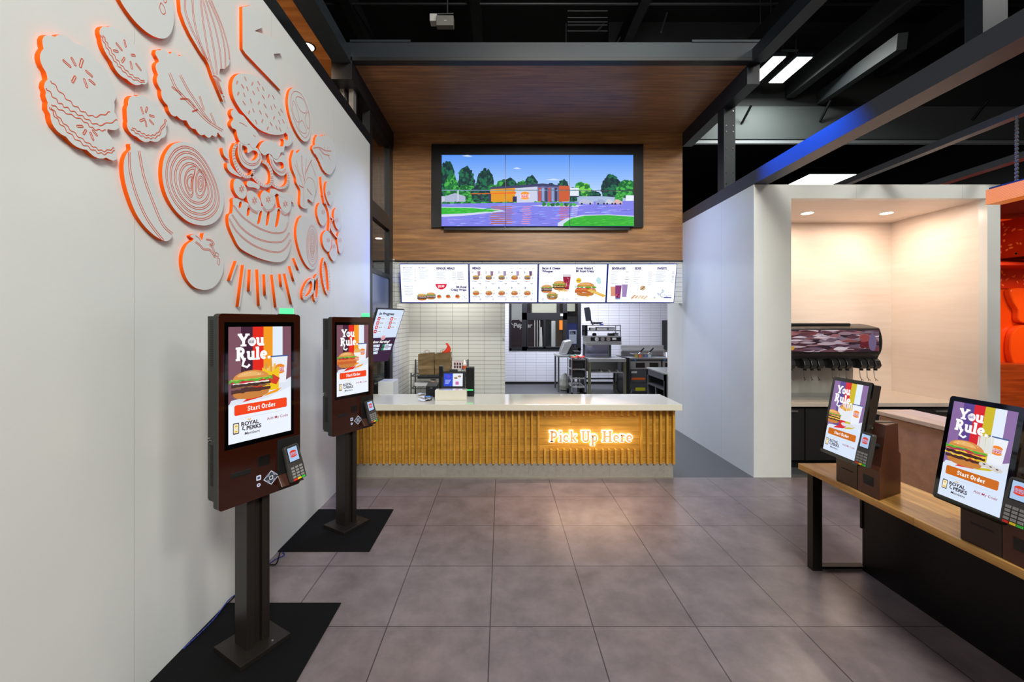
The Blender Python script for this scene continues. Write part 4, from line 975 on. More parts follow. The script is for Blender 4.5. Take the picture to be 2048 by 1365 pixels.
cutout('sesame_bun_cutout', 'oval top bun cutout dotted with sesame seeds', 'B', lift=.004, outline=
  [(350, 608), (430, 620), (520, 665), (600, 740), (660, 830), (705, 950), (720, 1045), (700, 1100), (640, 1117), (560, 1105), (470, 1060), (385, 970), (330, 905), (280, 820), (260, 740), (268, 665), (300, 620)],
  seeds=[(x-5-(i % 3)*2, y-14, x+5+(i % 3)*2, y+14) if i % 4 else (x+5, y-10, x-5, y+10) for i, (x, y) in enumerate(SES)], lw=.003)
cutout('tomato_slice_cutout', 'tomato slice cutout with seed chambers right of the bun', 'B',
  [(785, 726), (840, 750), (880, 825), (910, 940), (918, 1040), (910, 1130), (880, 1172), (835, 1150), (780, 1060), (742, 950), (727, 850), (735, 770), (755, 735)],
  rings=[[(800, 757), (845, 790), (885, 880), (908, 980), (905, 1080), (880, 1135), (850, 1130), (800, 1050), (760, 930), (750, 830), (765, 770)], [(800, 800), (850, 820), (880, 890), (870, 935), (830, 915), (795, 850)], [(770, 835), (800, 900), (820, 990), (800, 1005), (765, 920)], [(835, 1000), (850, 1005), (880, 1080), (865, 1105), (825, 1080), (815, 1030)], [(895, 925), (903, 1040), (890, 1060), (868, 985)]])
cutout('gherkin_cutout', 'long whole gherkin cutout with a short stem', 'C',
  [(243, 116), (285, 118), (286, 152), (318, 168), (350, 205), (385, 275), (425, 400), (465, 540), (512, 680), (560, 770), (580, 838), (562, 880), (520, 892), (440, 850), (352, 765), (282, 655), (222, 495), (193, 360), (192, 255), (215, 190), (245, 158)],
  lines=[[(232, 176), (240, 330), (290, 520), (380, 720), (505, 888), 14], [(312, 168), (350, 370), (420, 570), (500, 755), (580, 836), 14]])
R1 = [(690, 130), (770, 165), (850, 260), (920, 400), (957, 540), (940, 640), (880, 705), (800, 725), (700, 690), (610, 600), (555, 500), (528, 390), (535, 270), (580, 180), (630, 140)]
CA = [(755, 295), (765, 312), (745, 420), (745, 520), (722, 537), (690, 480), (675, 410), (690, 340), (720, 305)]
CB = [(800, 320), (838, 350), (852, 430), (832, 515), (800, 548), (772, 520), (765, 420), (775, 350)]
cutout('onion_slice_cutout', 'largest round onion slice cutout with many rings left of the stacked burger', 'C',
  [(690, 97), (780, 130), (870, 215), (940, 345), (983, 475), (993, 600), (960, 700), (890, 758), (800, 766), (700, 732), (605, 645), (542, 540), (508, 430), (500, 320), (522, 205), (580, 122), (640, 99)],
  rings=[scale_about(R1, (768, 430), k) for k in (1, .95, .86, .81, .71, .66, .56, .51)]+[scale_about(CA, (718, 430), k) for k in (1, .85, .55, .4)]+[scale_about(CB, (808, 430), k) for k in (1, .85, .55, .4, .2)], lw=.0032)
cutout('tomato_cutout', 'whole tomato cutout with a leafy stalk, lowest of the big shapes', 'C',
  [(722, 852), (770, 838), (800, 858), (820, 885), (832, 835), (848, 832), (854, 868), (900, 885), (950, 940), (985, 1020), (992, 1110), (965, 1200), (910, 1265), (840, 1285), (760, 1265), (700, 1200), (667, 1105), (665, 1010), (697, 925), (752, 880)],
  rings=[[(930, 985), (950, 1000), (945, 1020), (926, 1005)], [(940, 1030), (960, 1040), (955, 1083), (942, 1070)]],
  lines=[[(765, 900), (800, 925), (830, 958), (880, 965), (922, 1020), (905, 950), (882, 922), (912, 920), (890, 888), (850, 880), 10], [(765, 850), (795, 870), (808, 895)]])
# --- the stacked burger
cutout('lettuce_cloud_cutout', 'left frilly lettuce cutout just under the sesame bun', 'D', lift=.002, outline=
  [(195, 150), (218, 118), (255, 115), (290, 165), (350, 200), (420, 290), (520, 400), (545, 470), (540, 520), (510, 570), (480, 605), (450, 588), (420, 545), (390, 555), (350, 548), (300, 510), (272, 440), (257, 372), (208, 345), (192, 290), (222, 237), (200, 195)], lines=[[(300, 280), (350, 300), (390, 330)], [(465, 435), (500, 455)]])
cutout('lettuce_cloud_cutout', 'right frilly lettuce cutout under the lower end of the sesame bun', 'D', lift=.003, outline=
  [(600, 515), (660, 505), (740, 530), (805, 575), (838, 572), (850, 520), (840, 485), (870, 492), (897, 500), (897, 440), (872, 400), (900, 350), (940, 365), (965, 470), (945, 540), (900, 577), (862, 577), (850, 640), (812, 655), (800, 690), (770, 735), (720, 720), (690, 680), (650, 667), (610, 690), (562, 650), (542, 600), (562, 555)])
cutout('onion_ring_cutout', 'left white onion ring cutout hanging under the lettuce of the burger', 'D', lift=.0008, outline=
  [(298, 520), (350, 552), (420, 556), (520, 600), (572, 680), (575, 760), (530, 832), (470, 862), (400, 850), (330, 790), (290, 700), (282, 600)],
  holes=[[(338, 565), (375, 575), (400, 600), (402, 655), (430, 650), (470, 625), (515, 640), (530, 690), (490, 745), (430, 748), (365, 695), (335, 630)]],
  rings=[[(310, 545), (320, 650), (360, 740), (430, 790), (500, 785), (545, 735), (550, 670), (560, 720), (520, 795), (440, 815), (350, 765), (305, 680), (298, 590)]])
cutout('onion_ring_cutout', 'right white onion ring cutout of the stacked burger', 'D', lift=.001, outline=
  [(668, 675), (720, 722), (770, 740), (830, 682), (872, 725), (890, 820), (888, 895), (850, 938), (800, 935), (735, 880), (690, 800)],
  holes=[[(715, 735), (755, 778), (790, 770), (830, 772), (852, 805), (850, 842), (820, 856), (780, 838), (740, 790)]],
  rings=[[(690, 730), (710, 800), (770, 870), (830, 892), (868, 855), (870, 880), (830, 908), (760, 880), (705, 820)]])
def rope(path, w, label, n):
    cutout('onion_ring_cutout', label, 'D', band_outline(path, w), sm=False, ticks=(path, w, n), lw=.003)
rope([(268, 545), (235, 620), (232, 700), (255, 800), (300, 890), (360, 945), (420, 955), (465, 925), (475, 870)], 38, 'long ticked onion ring arc at the left edge of the burger', 22)
rope([(590, 765), (650, 800), (698, 890), (708, 980), (690, 1045), (640, 1070), (570, 1048), (510, 990), (450, 925)], 36, 'ticked onion ring arc in the middle of the burger', 22)
rope([(715, 1050), (780, 1088), (850, 1088), (898, 1040), (910, 960), (900, 905)], 30, 'short ticked onion ring arc at the right edge of the burger', 14)
cutout('drop_cutout', 'upper small drop cutout left of the burger', 'D', [(95, 608), (120, 600), (150, 640), (180, 740), (150, 730), (112, 685)])
cutout('drop_cutout', 'lower drop cutout left of the burger', 'D', [(150, 792), (180, 790), (230, 860), (290, 920), (330, 960), (260, 935), (195, 900), (155, 850)])
def star(cx, cy, r): return [(cx+r*.35*math.cos(a), cy+r*.5*math.sin(a), cx+r*.8*math.cos(a), cy+r*1.2*math.sin(a)) for a in (.4, 1.45, 2.5, 3.5, 4.6, 5.7)]
cutout('pickle_slice_cutout', 'first pickle slice from the left in the burger', 'G', lift=.002, outline=[(277, 715), (330, 705), (380, 740), (430, 810), (455, 880), (440, 950), (400, 990), (330, 960), (278, 880), (262, 800)], seeds=star(375, 848, 40), lines=[[(270, 900), (330, 975), (400, 1010), 16]], lw=.003)
cutout('pickle_slice_cutout', 'second pickle slice from the left in the burger', 'G', lift=.002, outline=[(470, 882), (530, 880), (590, 930), (640, 1000), (660, 1080), (640, 1150), (580, 1162), (510, 1110), (465, 1020), (452, 940)], seeds=star(562, 1015, 40), lines=[[(470, 1085), (530, 1160), (610, 1200), 16]], lw=.003)
cutout('pickle_slice_cutout', 'third pickle slice from the left in the burger', 'G', lift=.002, outline=[(652, 940), (700, 872), (760, 900), (830, 930), (865, 980), (850, 1070), (800, 1135), (740, 1142), (682, 1080), (655, 1010)], seeds=star(760, 1000, 38), lines=[[(680, 1110), (740, 1175), (820, 1150), (865, 1080), 16]], lw=.003)
cutout('pickle_slice_cutout', 'rightmost pickle slice in the burger', 'G', lift=.002, outline=[(912, 940), (970, 902), (1040, 920), (1088, 1010), (1088, 1100), (1060, 1180), (1000, 1190), (942, 1120), (917, 1030)], seeds=star(1005, 1065, 38), lines=[[(935, 1160), (1000, 1225), (1070, 1195), 16]], lw=.003)
cutout('cheese_cutout', 'small wavy cheese cutout between the left pickles of the burger', 'G', lift=.003, outline=[(460, 742), (520, 735), (580, 765), (635, 800), (620, 850), (560, 830), (480, 820), (450, 790)])
cutout('cheese_cutout', 'wavy cheese cutout above the third pickle of the burger', 'G', lift=.003, outline=[(790, 852), (850, 850), (905, 880), (960, 900), (990, 960), (940, 960), (880, 915), (830, 965), (785, 930)])
cutout('patty_bun_cutout', 'wide patties and bottom bun cutout with slots, foot of the stacked burger', 'E',
  [(190, 92), (188, 150), (180, 240), (152, 256), (140, 300), (152, 385), (200, 500), (262, 608), (380, 682), (520, 737), (640, 760), (720, 745), (770, 682), (798, 580), (798, 480), (783, 400), (765, 300), (752, 225), (600, 180), (400, 160), (250, 95)],
  holes=[[(258, 130), (280, 128), (276, 170), (262, 192), (248, 185)], [(342, 195), (366, 192), (358, 255), (345, 275), (334, 265)], [(470, 235), (494, 228), (474, 330), (458, 358), (444, 348)], [(550, 243), (574, 240), (560, 345), (546, 374), (534, 362)], [(662, 195), (684, 215), (664, 350), (644, 390), (632, 375)]],
  lines=[[(190, 160), (290, 285), (430, 385), (560, 442), (680, 456), (740, 420), (768, 340), 11], [(178, 260), (270, 392), (400, 492), (540, 542), (680, 549), (740, 512), (780, 450), 11], [(145, 300), (230, 442), (370, 562), (520, 632), (660, 656), (740, 612), (796, 520), 11]])
cutout('herb_leaf_cutout', 'tall branching herb leaf cutout right of the burger', 'D',
  [(975, 632), (1000, 627), (1012, 662), (1060, 618), (1090, 640), (1150, 680), (1200, 720), (1250, 800), (1275, 900), (1270, 1000), (1262, 1100), (1240, 1180), (1215, 1272), (1150, 1232), (1145, 1345), (1060, 1312), (1060, 1130), (1012, 1030), (1002, 960), (962, 860), (947, 760), (952, 712)],
  lines=[[(1102, 1320), (1100, 1100), (1122, 900), (1130, 720)], [(1100, 1100), (1050, 950), (990, 800)], [(1110, 1000), (1080, 850), (1075, 690), 6], [(1122, 920), (1160, 820), (1200, 745), 6], [(1190, 790), (1250, 940)], [(1110, 1040), (1160, 960), (1230, 1020), (1250, 1150)], [(1040, 1060), (1090, 1090), 6], [(1140, 1100), (1200, 1180), 6], [(1010, 750), (1040, 900), (1080, 960)]], lw=.003)
cutout('herb_leaf_cutout', 'round ragged herb leaf cutout at the upper right of the shapes', 'D',
  [(1242, 500), (1270, 442), (1300, 457), (1370, 442), (1440, 480), (1480, 560), (1500, 680), (1500, 800), (1470, 870), (1440, 915), (1400, 920), (1340, 860), (1300, 770), (1260, 690), (1220, 640), (1210, 582), (1240, 562)], wavy=(.05, .006),
  lines=[[(1222, 600), (1290, 590), (1370, 630), (1440, 635), 10], [(1290, 600), (1350, 670), (1420, 690), 8], [(1350, 560), (1360, 610)], [(1400, 580), (1390, 630)], [(1340, 740), (1290, 650)], [(1440, 760), (1400, 690)]], lw=.003)
cutout('thin_sprig_cutout', 'small thin wedge cutout between the burger and the herb leaf', 'G', [(1010, 918), (1080, 930), (1120, 960), (1135, 1045), (1115, 1045), (1060, 985)])
for i, (c, o_, ctr, lb) in enumerate((('D', [(1380, 1030), (1420, 1020), (1450, 1100), (1465, 1200), (1440, 1310), (1400, 1260), (1370, 1150)], (1412, 1160), 'topmost cherry tomato slice cutout of the vine'),
  ('F', [(492, 40), (530, 60), (575, 150), (580, 250), (545, 318), (502, 300), (467, 200), (462, 110)], (535, 150), 'cherry tomato slice cutout hanging at the upper left of the vine'),
  ('F', [(700, 100), (740, 130), (765, 220), (760, 320), (730, 372), (692, 330), (670, 230), (672, 140)], (705, 255), 'cherry tomato slice cutout at the right end of a vine twig'),
  ('F', [(577, 380), (620, 420), (640, 500), (630, 600), (600, 645), (552, 600), (527, 520), (532, 430)], (598, 500), 'cherry tomato slice cutout at the lower left of the vine'),
  ('F', [(737, 400), (770, 440), (790, 520), (780, 620), (755, 665), (732, 640), (712, 520), (717, 440)], (745, 500), 'cherry tomato slice cutout furthest right on the vine'),
  ('F', [(652, 500), (690, 540), (710, 620), (700, 730), (665, 760), (632, 720), (612, 660), (640, 600)], (670, 580), 'lowest cherry tomato slice cutout of the vine'))):
    cutout('cherry_tomato_cutout', lb, c, o_, seeds=[(a, b, d, e) for a, b, d, e in star(ctr[0], ctr[1], 26 if c == 'F' else 26)], lw=.0026)
cutout('vine_stem_cutout', 'thin bent vine stem cutout joining the cherry tomatoes', 'F', lift=.002, outline=band_outline([(535, -60), (555, 0), (598, 120), (618, 250), (608, 390)], 12), sm=False)
cutout('vine_stem_cutout', 'short twig cutout forking to the lowest cherry tomatoes', 'F', lift=.0025, outline=band_outline([(625, 210), (680, 262), (650, 250), (630, 350), (672, 430), (712, 472)], 10), sm=False)
cutout('curved_strip_cutout', 'narrow curved strip cutout above the vine', 'D', band_outline([(1325, 955), (1330, 1050), (1345, 1180), (1365, 1290)], 12), sm=False)
R2 = [(395, 312), (430, 340), (460, 440), (468, 580), (460, 720), (430, 810), (392, 825), (350, 760), (330, 640), (330, 500), (345, 400), (370, 335)]
cutout('onion_slice_cutout', 'second onion slice cutout, oval with rings towards its right edge', 'F',
  [(290, 200), (360, 240), (420, 330), (460, 440), (475, 560), (470, 700), (440, 830), (400, 862), (350, 840), (290, 750), (240, 620), (208, 480), (205, 350), (230, 250), (258, 210)],
  rings=[scale_about(R2, (402, 560), k) for k in (1, .92, .78, .68)]+[scale_about(R2, (405, 510), k) for k in (.5, .42, .3, .2, .1)]+[scale_about(R2, (400, 660), k) for k in (.35, .25, .14)], lw=.0024)
cutout('rope_ring_cutout', 'left ticked loop cutout at the bottom right of the shapes', 'F', [(400, 970), (440, 1000), (440, 1080), (410, 1160), (340, 1230), (290, 1235), (278, 1160), (300, 1080), (340, 1010)],
  holes=[[(385, 1010), (402, 1060), (385, 1130), (345, 1185), (312, 1198), (300, 1150), (320, 1080), (350, 1030)]], ticks=([(400, 985), (330, 1040), (288, 1120), (290, 1215), (350, 1210), (420, 1120), (435, 1020)], 26, 18), lw=.0026)
cutout('rope_ring_cutout', 'middle narrow ticked loop cutout at the bottom right', 'F', [(465, 920), (490, 960), (490, 1080), (480, 1200), (450, 1265), (425, 1230), (420, 1100), (430, 980)],
  holes=[[(466, 970), (473, 1050), (467, 1150), (452, 1218), (440, 1180), (440, 1080), (448, 1000)]], ticks=([(465, 930), (435, 1020), (430, 1140), (445, 1245), (475, 1160), (482, 1040), (470, 940)], 22, 18), lw=.0024)
cutout('rope_ring_cutout', 'tall ticked loop cutout below the vine', 'F', [(550, 720), (590, 760), (610, 850), (625, 980), (625, 1100), (600, 1180), (570, 1150), (540, 1040), (520, 900), (525, 790)],
  holes=[[(560, 762), (585, 850), (598, 980), (604, 1100), (594, 1135), (572, 1080), (550, 960), (540, 850), (545, 785)]], ticks=([(550, 735), (530, 850), (540, 980), (575, 1140), (610, 1140), (615, 1000), (600, 850), (565, 740)], 26, 24), lw=.0026)
RAYS = [((235, 750), (165, 955)), ((312, 790), (255, 1230)), ((383, 838), (373, 1068)), ((460, 838), (478, 1220)), ((533, 888), (543, 1112)), ((614, 892), (654, 1235)), ((699, 885), (712, 1020)), ((746, 882), (818, 1202)), ((798, 805), (843, 962)), ((840, 720), (890, 845))]
ordn = ['first', 'second', 'third', 'fourth', 'fifth', 'sixth', 'seventh', 'eighth', 'ninth', 'tenth']
for i, (a, b) in enumerate(RAYS):
    cutout('ray_cutout', '%s%s orange edged ray from the left under the burger' % (ordn[i], (' short' if i in (0, 2, 4, 6, 8, 9) else ' long')), 'E', seg_poly(a, b, 15), sm=False, group='orange edged rays under the burger')

# ============================================================ STANDING KIOSKS
HOUS = mat('kiosk_housing', '#23231f', .5, var=.08, scale=30)
POLE = mat('bronze_pole', '#2b2521', .35, .4, var=.1, scale=6)
def standing_kiosk(loc, yaw, var, label):
    t = thing('order_kiosk', label, 'kiosk', loc, yaw, 'standing order kiosks')
    z0, z1 = .838, 1.829; w0, w1 = -.213, .227
    # rounded glass front
    r = .018
    P = arc(w1-r, z1-r, r, r, 0, 90, 5)+arc(w0+r, z1-r, r, r, 90, 180, 5)+arc(w0+r, z0+r, r, r, 180, 270, 5)+arc(w1-r, z0+r, r, r, 270, 360, 5)
    MB().prism(P, 0, .006, 'y').build('front_panel', BROWNGL, t)
    MB().prism(P, .006, .05, 'y').build('front_frame', HOUS, t)
    hb = MB().box(w0+.012, .05, z0+.03, w1-.012, .135, z1-.012).build('rear_housing', HOUS, t, bevel=.004)
    for za, zb2 in ((1.56, 1.80), (.95, 1.16)):
        g = MB()
        for i in range(26): z = za+(zb2-za)*i/26; g.box(w0+.0105, .062, z, w0+.0125, .105, z+.004)
        g.build('vent_grille', MATTE, hb)
    g = MB()
    for z in (.88, 1.19, 1.175): g.cyl((w0+.004, .115, z), (w0+.014, .115, z), .006, 8)
    g.build('bolt', CHROME, hb)
    MB().box(-.186, -.0015, 1.138, .186, .001, 1.786).build('display_bezel', BZ, t)
    c = kiosk_art(.336, 1.0, False, var); c.build('display', t, Matrix.Translation((-.168, -.002, 1.163)) @ Matrix.Rotation(PI/2, 4, 'X'))
    MB().box(-.155, -.002, .985, -.055, .002, 1.012).build('receipt_slot', MATTE, t, bevel=.003)
    g = MB().box(-.02, -.002, 1.005, .045, .002, 1.06); g.build('scanner_window', mat('smoked_window', '#161413', .08), t, bevel=.002)
    # assistive key pad
    c = Canvas(100, 100, .10, 1.0); c.rect(0, 0, 100, 100, '#050304', 0.)
    k = Canvas(100, 100, .105, .9)
    k.poly([(50, 12), (92, 50), (50, 88), (8, 50)], '#c8ccd8'); k.poly([(50, 18), (86, 50), (50, 82), (14, 50)], '#3a3d46')
    for dx, dy in ((1, 1), (-1, 1), (-1, -1), (1, -1)): k.poly([(50+dx*7, 50+dy*17), (50+dx*17, 50+dy*7), (50+dx*28, 50+dy*14), (50+dx*14, 50+dy*27)], '#8a8e9c')
    k.rrect(40, 40, 60, 60, 4, '#e8eaf0'); k.rrect(43, 43, 57, 57, 3, '#23252c')
    k.build('key_pad', t, Matrix.Translation((0.0, -.0022, .875)) @ Matrix.Rotation(PI/2, 4, 'X'))
    k = Canvas(40, 100, .036, .9); k.rrect(6, 58, 34, 88, 5, '#d6daf0'); k.rrect(12, 66, 28, 80, 3, '#40445a'); k.ell(20, 30, 11, 11, '#d6daf0'); k.ell(20, 30, 5, 5, '#40445a')
    k.build('indicator_icons', t, Matrix.Translation((-.034, -.0022, .882)) @ Matrix.Rotation(PI/2, 4, 'X'))
    # reader recess and card reader
    rc = MB(); rc.box(.088, -.003, .87, .222, .0, 1.125)
    rc.build('reader_recess', MATTE, t, bevel=.004)
    MB().prism([(-.045, .868), (0, .868), (0, .93)], .088, .222, 'x').build('reader_shelf', BROWN, t, bevel=.003)
    MB().cyl((.15, -.002, 1.0), (.15, -.03, .985), .02, 12).build('reader_mount', MATTE, t)
    pay_terminal(t, Matrix.Translation((.158, -.034, .985)) @ Matrix.Rotation(math.radians(76), 4, 'X') @ Matrix.Rotation(math.radians(6), 4, 'Z'))
    g = MB().box(.118, .012, z1, .196, .030, z1+.036); g.build('status_light', glow('#5cf29b', 1.4, 'status', .3), t, bevel=.002)
    MB().box(.112, .008, z1-.002, .202, .034, z1+.004).build('status_base', HOUS, t)
    # pole and foot
    m = MB(); cy = .082
    m.box(-.062, cy-.055, .032, -.020, cy+.065, .90); m.box(.020, cy-.055, .032, .062, cy+.065, .90); m.box(-.02, cy-.035, .032, .02, cy+.045, .90)
    m.build('pole', POLE, t, bevel=.003)
    MB().box(-.135, cy-.132, .009, .135, cy+.132, .034).build('base_plate', POLE, t, bevel=.002)
    MB().cyl((.05, cy-.1, .034), (.05, cy-.1, .037), .006, 8).build('base_bolt', CHROME, t)
    return t
yaw = math.radians(59.8)
def front_at(cx, cy, dx=.0): return (cx, cy, 0)
standing_kiosk((-1.299, 2.246, 0), yaw, 0, 'nearer standing order kiosk showing a burger beside fries in a yellow box')
standing_kiosk((-1.286, 3.595, 0), yaw, 1, 'farther standing order kiosk next to the counter, showing a chicken sandwich')
def mat_square(x0, y0, x1, y1, label):
    m = MB().box(x0, y0, 0.0005, x1, y1, .009); return tag(m.build('floor_mat', RUBBER, bevel=.004), label, 'floor mat')
mat_square(-1.738, 1.91, -1.015, 2.63, 'black square floor mat under the nearer standing kiosk')
mat_square(-1.738, 3.22, -1.025, 3.945, 'black square floor mat under the farther standing kiosk')
def cable(name, pts, r, m, label):
    P = []
    n = 6
    for i in range(len(pts)-1):
        g = lambda j: Vector(pts[max(0, min(len(pts)-1, j))])
        p0, p1, p2, p3 = g(i-1), g(i), g(i+1), g(i+2)
        for j in range(n):
            t = j/n; P.append(tuple(.5*((2*p1)+(-p0+p2)*t+(2*p0-5*p1+4*p2-p3)*t*t+(-p0+3*p1-3*p2+p3)*t**3)))
    P.append(tuple(pts[-1]))
    m_ = MB(); m_.tube(P, r, 7); return tag(m_.build(name, m, smooth=True), label, 'cable')
BLUEC = mat('blue_cable', '#1c2f8c', .5)
cable('blue_cable', [(-1.725, 2.25, .013), (-1.71, 2.45, .018), (-1.722, 2.62, .03), (-1.715, 2.72, .02), (-1.725, 2.95, .006), (-1.70, 3.1, .005), (-1.66, 3.17, .005), (-1.70, 3.215, .006)], .0035, BLUEC, 'blue data cable along the foot of the left wall between the mats')
cable('black_cable', [(-1.722, 2.50, .014), (-1.73, 2.8, .006), (-1.715, 3.02, .006), (-1.66, 3.05, .006), (-1.69, 3.15, .006), (-1.715, 3.215, .006)], .004, RUBBER, 'black power cable beside the blue one at the foot of the left wall')

# ============================================================ TABLE WITH TABLETOP KIOSKS
TT = grain('butcher_block_top', '#a06c30', '#dcae68', '#c48f4a', 1, .3, 1.6, plank=.048, uaxis=0, seam='#8a5a28', coat=.25, stretch=8, plen=1.1)
tb = thing('kiosk_table', 'long wooden topped table with black steel leg carrying the tabletop kiosks', 'table', (2.39, 2.0, 0))
MB().box(2.184, .35, .706, 2.60, 3.057, .747).build('tabletop', TT, tb, True, bevel=.003)
LG = mat('black_bronze_leg', '#1b1814', .35, .3)
MB().box(2.232, 2.975, .0, 2.30, 3.03, .706).build('leg', LG, tb, True, bevel=.002)
MB().box(2.232, .42, .0, 2.30, .475, .706).build('leg', LG, tb, True, bevel=.002)
MB().box(2.30, 2.978, .012, 2.62, 3.026, .030).build('foot_rail', LG, tb, True)
MB().box(2.30, 2.975, .655, 2.60, 3.03, .706).build('top_rail', LG, tb, True)
MB().box(2.600, .35, .0, 2.65, 2.99, .70).build('modesty_panel', mat('black_laminate_panel', '#080707', .35, spec=.25, var=.2, scale=5), tb, True)
MB().box(2.590, 2.985, .30, 2.60, 3.0, .70).build('cable_channel', LG, tb, True)
def tabletop_kiosk(yc, var, label):
    t = thing('tabletop_kiosk', label, 'kiosk', (2.22, yc, .747), math.radians(-91.4), 'tabletop order kiosks')
    br = mat('kiosk_base_dark_brown', '#2e1b14', .35, var=.06, scale=30); br2 = mat('kiosk_pedestal_brown', '#4a2618', .38, var=.06, scale=30)
    MB().prism([(-.02, .0), (.20, .0), (.20, .20), (.02, .20), (-.02, .155)], -.048, .122, 'x').build('base', br, t, bevel=.004)
    MB().box(.0, -.0215, .095, .09, -.0185, .103).build('receipt_slot', MATTE, t)
    pf = [(-.02, 0), (.205, 0), (.205, .24), (.185, .26), (.175, .43), (.055, .43), (-.002, .19), (-.02, .17)]; n8 = len(pf); g = MB()
    g.add([(.123, a, b) for a, b in pf]+[(.275-(a+.02)*.50, a, b) for a, b in pf], [tuple(range(n8-1, -1, -1)), tuple(range(n8, 2*n8))]+[(i, (i+1) % n8, n8+(i+1) % n8, n8+i) for i in range(n8)])
    p = g.build('pedestal', br2, t, bevel=.004)
    MB().box(.165, -.0215, .065, .235, -.0185, .12).build('scanner_window', mat('smoked_window', '#161413', .08), p)
    MB().box(.1245, .056, .4302, .175, .164, .433).build('pedestal_cap', BLACK, p)
    g = MB(); g.M = Matrix.Translation((.155, .037, .395)) @ Matrix.Rotation(math.radians(78), 4, 'X'); g.lathe([(.0, 0), (.013, 0), (.013, .004), (.009, .005), (0, .005)], n=16); g.build('contactless_mark', CHROME, p)
    MB().cyl((.215, .03, .30), (.215, -.01, .31), .014, 12).build('reader_mount', MATTE, p)
    pay_terminal(t, Matrix.Translation((.205, -.028, .275)) @ Matrix.Rotation(math.radians(78), 4, 'X'))
    # leaning display
    tl = math.radians(10); M0 = Matrix.Translation((0, 0, .413)) @ Matrix.Rotation(PI/2-tl, 4, 'X')
    w, h = .264, .47
    W2, H2 = w/2+.022, h/2+.024; r = .016
    P = arc(W2-r, H2-r, r, r, 0, 90, 5)+arc(-W2+r, H2-r, r, r, 90, 180, 5)+arc(-W2+r, -H2+r, r, r, 180, 270, 5)+arc(W2-r, -H2+r, r, r, 270, 360, 5)
    g = MB(); g.M = M0; g.prism(P, -.012, 0, 'z'); g.build('display_bezel', BZ, t)
    g = MB(); g.M = M0; g.box(-W2+.012, -H2+.03, -.062, W2-.004, H2-.01, -.012); g.build('display_case', mat('kiosk_case_brown', '#2a211c', .4), t, bevel=.006)
    MB().prism([(.02, .15), (.14, .15), (.14, .34), (.06, .40)], -.05, .07, 'x').build('neck', BLACK, t)
    c = kiosk_art(w, 1.0, True, var); c.build('display', t, M0 @ Matrix.Translation((-w/2, -h/2, .0006)))
    return t
tabletop_kiosk(2.683, 0, 'farther tabletop kiosk at the end of the wooden table')
tabletop_kiosk(1.944, 1, 'nearer and larger looking tabletop kiosk at the right edge of the view')
# booth seat back behind the table
bs = thing('booth_seat', 'brown leather booth back with a pale wood cap behind the table', 'booth', (3.5, 2.2, 0))
LEA = mat('brown_hide', '#bd8660', .5, var=.3, scale=14, bump=.6)
MB().box(3.30, -.6, .30, 3.38, 3.64, .975).build('backrest', LEA, bs, True, bevel=.02)
MB().box(3.27, -.6, .982, 3.62, 3.66, 1.015).build('cap', grain('pale_maple_cap', '#c8a680', '#e6c8a2', None, 1, .3, 1.2), bs, True, bevel=.003)
MB().box(3.381, -.6, .3005, 3.60, 3.64, .98).build('carcass', BLACK, bs, True)
MB().box(3.40, -.6, 0, 3.58, 3.50, .30).build('plinth', BLACK, bs, True)

# ============================================================ ORDER STATUS DISPLAY
t = thing('order_status_display', 'tilted portrait display listing orders in progress beside the left end of the counter', 'display', (-1.451, 5.103, 1.614), .967)
tl = math.radians(24.4); M0 = Matrix.Rotation(PI/2+tl, 4, 'X'); w, h = .398, .708
g = MB(); g.M = M0; g.box(-w/2-.008, -h/2-.008, -.03, w/2+.008, h/2+.008, 0); g.build('case', BLACK, t, bevel=.002)
c = Canvas(100, 178, w, 1.0); c.rect(0, 0, 100, 178, '#d5e4fb'); c.rect(0, 0, 100, 84, '#3a1e3c')
c.slab('Su', 0, 0, .01, '#3a1e3c'); c.text('In Progress', 10, 160, 9, '#20142c', .035)
for k in range(7):
    x = 8 if k < 4 else 56; y = 143-(k % 4)*14 if k < 4 else 143-(k-4)*14
    c.rrect(x, y, x+36, y+10, 2, '#e4edfc'); c.rrect(x, y-.5, x+10, y+10.5, 1.5, '#cf2a3c'); c.rect(x+3, y+3, x+7, y+7, '#ffffff'); c.fuzz(x+13, x+26, y+3.5, 2.2, '#6a7088', k); c.rect(x+33, y+4, x+35, y+6, '#202030')
logo(c, 50, 84, 8, bun='#e9a0a8', red='#c8405a', bg='#f0dfe4')
c.text('Now Serving!', 12, 66, 9, '#ffffff', .03, shear=.2)
for k in range(5):
    x = 8 if k < 3 else 56; y = 52-(k % 3)*12
    c.rrect(x, y, x+38, y+9, 1.5, '#dfeafb'); c.rrect(x, y, x+9, y+9, 1.5, '#1e8a58'); c.fuzz(x+13, x+26, y+3, 2.2, '#6a7088', k); c.rect(x+34, y+3, x+36, y+6, '#202030')
c.build('screen', t, M0 @ Matrix.Translation((-w/2, -h/2, .0008)))
MB().tube([(-.02, .06, 0), (-.26, .16, .0)], .02, 8).build('bracket_arm', BLACK, t)
t = tag(MB().box(-1.71, 5.75, 0.0, -1.50, 6.05, .96).build('white_plinth', WHITE, bevel=.004), 'small white block standing behind the left end of the counter', 'plinth')

